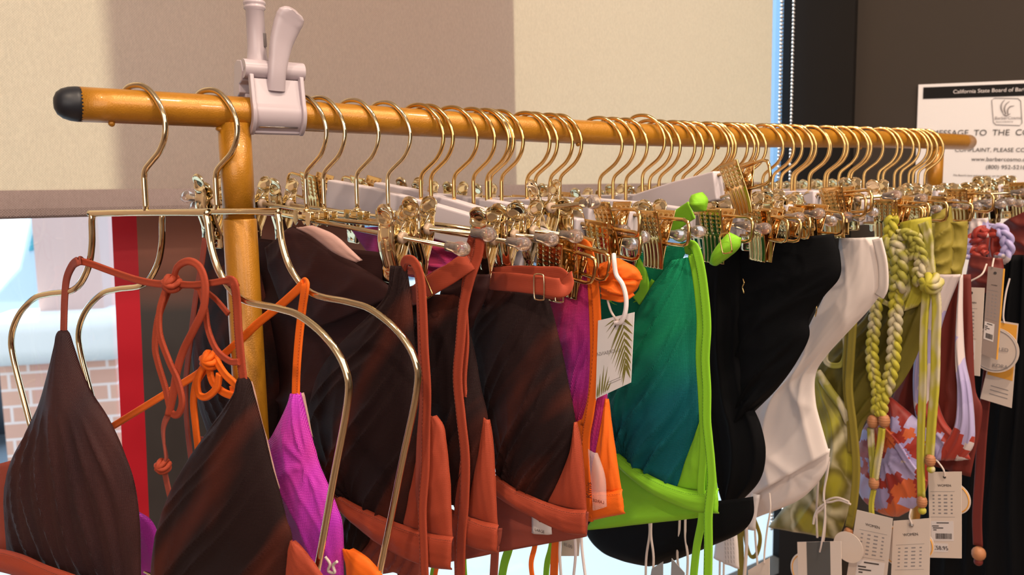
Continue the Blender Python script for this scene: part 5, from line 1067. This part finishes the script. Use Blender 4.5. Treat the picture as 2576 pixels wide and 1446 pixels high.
# tag cords in the gap under the bands: each pair of cords is one loop
def cords(name, pl, P, m, lab, r_=.0016, grp='cords hanging from tags below the garments'):
    r = empty(name, pl.at(P[0][0], P[0][1])); tag(r, lab, 'cord', grp)
    put(MB().tube([pl.at(x, y, .004) for x, y in P], r_, 8, sm=6), 'cord', m, r); return r
for X, P, lab in ((.64, [(1634, 1310), (1634, 1345), (1626, 1400), (1624, 1460)], 'pale cord before the black seat, left strand of the forked pair'), (.64, [(1638, 1310), (1638, 1350), (1644, 1400), (1642, 1460)], 'pale cord before the black seat, right strand of the forked pair'),
              (.66, [(1710, 1300), (1708, 1350), (1704, 1400), (1712, 1460)], 'pale cord just left of the lime strap, left of two'), (.66, [(1724, 1296), (1724, 1350), (1730, 1400), (1728, 1460)], 'pale cord just left of the lime strap, right of two'),
              (.70, [(1792, 1300), (1784, 1350), (1786, 1400), (1788, 1460)], 'pale cord just right of the lime straps'), (.86, [(1818, 1310), (1812, 1370), (1810, 1460)], 'pale cord before the care label, left of two'),
              (.86, [(1824, 1310), (1822, 1370), (1820, 1460)], 'pale cord before the care label, right of two'), (.88, [(1872, 1240), (1876, 1300), (1878, 1370), (1872, 1460)], 'thick twisted pale cord below the white bottoms'),
              (.90, [(1898, 1292), (1900, 1350), (1904, 1400), (1906, 1430)], 'pale cord hanging from the lowest edge of the white bottoms'), (.96, [(2062, 1150), (2056, 1250), (2054, 1300), (2056, 1352)], 'straight pale cord down the ikat print'),
              (.47, [(1412, 1330), (1408, 1390), (1412, 1460)], 'white cord left of the small price tag'), (.47, [(1444, 1330), (1448, 1390), (1442, 1460)], 'white cord over the small price tag'), (.47, [(1462, 1330), (1464, 1380), (1474, 1460)], 'white cord right of the small price tag')):
    cords('tag_cord', Plane(X, 5), P, 'cord' if X > .5 else 'cord_white', lab, .0024 if 'thick' in lab else .0015)
r = groot('cord_bow', Plane(.97, 3), 2085, 1300, 'tied bundle of pale cords with loose ends over the ikat print', 'cord')
for P in ([(2074, 1262), (2090, 1254), (2110, 1252), (2136, 1262)], [(2074, 1264), (2092, 1262), (2112, 1258), (2140, 1268)], [(2076, 1266), (2060, 1278), (2050, 1296), (2046, 1318)], [(2078, 1268), (2066, 1282), (2056, 1290), (2052, 1300)], [(2072, 1260), (2074, 1230), (2080, 1190), (2086, 1150)], [(2074, 1266), (2076, 1300), (2074, 1340), (2068, 1380)]):
    put(MB().tube([Plane(.97, 3).at(x, y, .026) for x, y in P], .0015, 8, sm=6), 'strand', 'cord', r)
# straps and ties that hang lower than the bands, seen against the window
def streamer(name, X, th, P, w, m, lab, grp='loose ties hanging below the bands'):
    pl = Plane(X, th); r = groot(name, pl, P[-1][0], P[-1][1], lab, 'tie', grp); strap('tape', pl, P, w, m, r, .0022, .0); return r
streamer('loose_tie', .46, 15, [(1290, 1340), (1280, 1380), (1268, 1420), (1258, 1480)], .0105, 'lime', 'wide lime tie slanting down below the rust bands')
streamer('loose_tie', .48, 15, [(1396, 1320), (1386, 1380), (1376, 1420), (1372, 1480)], .0075, 'lime', 'lime tie just left of the bright orange tie below the bands')
streamer('loose_tie', .40, 15, [(1350, 1350), (1344, 1380), (1336, 1420), (1344, 1480)], .0055, 'orange', 'narrow orange tie below the rust band with the size label')
streamer('loose_tie', .45, 15, [(1402, 1340), (1396, 1390), (1392, 1480)], .0100, 'orange', 'bright orange tie left of the small price tag')
streamer('loose_tie', .36, 18, [(1246, 1370), (1244, 1410), (1240, 1480)], .0095, 'rust_dull', 'broad rust tie below the gap between the two rust bands')
streamer('loose_tie', .40, 16, [(1168, 1390), (1168, 1420), (1172, 1480)], .0060, 'lime', 'green tie behind the twin rust straps at the bottom edge')
streamer('loose_tie', .36, 16, [(1108, 1410), (1098, 1430), (1090, 1480)], .0050, 'orange', 'thin orange tie end below the largest rust band')
streamer('loose_tie', .38, 16, [(1094, 1420), (1088, 1440), (1084, 1480)], .0060, 'lime', 'green tie end below the largest rust band')
streamer('loose_tie', .88, 4, [(1862, 1300), (1862, 1350), (1864, 1400), (1862, 1480)], .0100, 'olive', 'straight olive tie below the white bottoms')
streamer('loose_tie', .90, 4, [(1872, 1310), (1876, 1360), (1888, 1398), (1904, 1392), (1912, 1350), (1896, 1300)], .0060, 'olive', 'looped olive tie below the white bottoms')
# rust gathered fabric and dark cups low behind the two wire hangers
pg = Plane(.31, 20)
g = groot('bikini_top', pg, 960, 1440, 'rust gathered top low behind the right arm of the second wire hanger', 'bikini top', 'brown and rust bikini tops')
cloth('body', pg, [(905, 1340), (900, 1380), (906, 1412)], [(1055, 1400), (1058, 1430), (1050, 1460)], 'rust_dull', g, 40, 16, .004, [('par', .004, 7, .2, 0, 0, 2)], -.02)
cloth('cup', pg, [(870, 1262), (864, 1330), (872, 1400)], [(930, 1300), (926, 1360), (895, 1400)], 'brown_mesh', g, 20, 20, .006, [('par', .003, 4, .2, 0, 0, 2)], -.016)
# ------------------------------------------------------------------ notice on the right-hand wall
PO = empty('wall_notice', onwall(2430, 640)); tag(PO, 'white framed notice with dark heading strip on the taupe wall', 'notice')
k = Card.__new__(Card); k.c = [onwall(2311, 213, .004), None, None, None]; tl = k.c[0]
ex = (onwall(2576, 202, .004)-tl); ex.normalize(); W_ = .37; H_ = .56; dn = (onwall(2303, 440, .004)-tl).normalized()
k.c = [tl, tl+ex*W_, tl+ex*W_+dn*H_, tl+dn*H_]; k.w, k.h = W_, H_; k.n = (CAM-tl); k.n = -WN if (-WN).dot(CAM-tl) > 0 else WN
put(k.quad(MB(), 0, 0, 1, 1, 0, .004), 'board', 'paper', PO); put(k.quad(MB(), .028, .012, .985, .058, .0028, .0004), 'heading_strip', 'frame', PO)
def uv_(px, py):
    q = hit(px, py, tl+k.n*.003, k.n); d = q-tl; return d.dot(ex)/W_, d.dot(dn)/H_
def line(s, px, py, hpx, m='ink', al='LEFT'):
    u, v = uv_(px, py); u2, v2 = uv_(px, py-hpx); words('lettering', s, k.p(u, v, .0034), ex, -dn, (v-v2)*H_, m, PO, align=al, ext=.0001)
line('California State Board of Barbering', 2396, 231, 9.5, 'label_white'); line('MESSAGE  TO  THE  CONSUMER', 2336, 340, 14.5, 'ink'); line('COMPLAINT, PLEASE CONTACT', 2392, 377, 10)
line('www.barbercosmo.ca.gov', 2432, 398, 10); line('(800) 952-5210', 2467, 416, 10); line("The Board's laws and regulations can be found on the", 2384, 438, 4.5); line('www.barbercosmo.ca.gov', 2476, 451, 4.5)
line('BarberCosmo', 2497, 291, 7.5, 'ink_grey'); line('Board of Barbering', 2500, 298, 3.5, 'ink_grey')
b = MB(); P = [uv_(x, y) for x, y in [(2500, 237), (2560, 235), (2566, 241), (2566, 297), (2560, 303), (2500, 304), (2494, 298), (2493, 243)]]
b.tube([k.p(u, v, .0030) for u, v in P], .0007, 6, closed=True); put(b, 'logo_frame', 'ink_grey', PO)
b = MB()
for Q in ([(2520, 274), (2516, 262), (2518, 250), (2526, 240)], [(2527, 276), (2524, 264), (2528, 252), (2538, 243)], [(2532, 276), (2532, 266), (2538, 257), (2549, 254)], [(2520, 276), (2528, 280), (2538, 274)]):
    b.tube([k.p(*uv_(x, y), .0032) for x, y in Q], .0011, 6, sm=6, taper=lambda u: .3+.9*math.sin(math.pi*min(1, u*.8+.15)))
put(b, 'logo_strokes', 'ink_grey', PO)
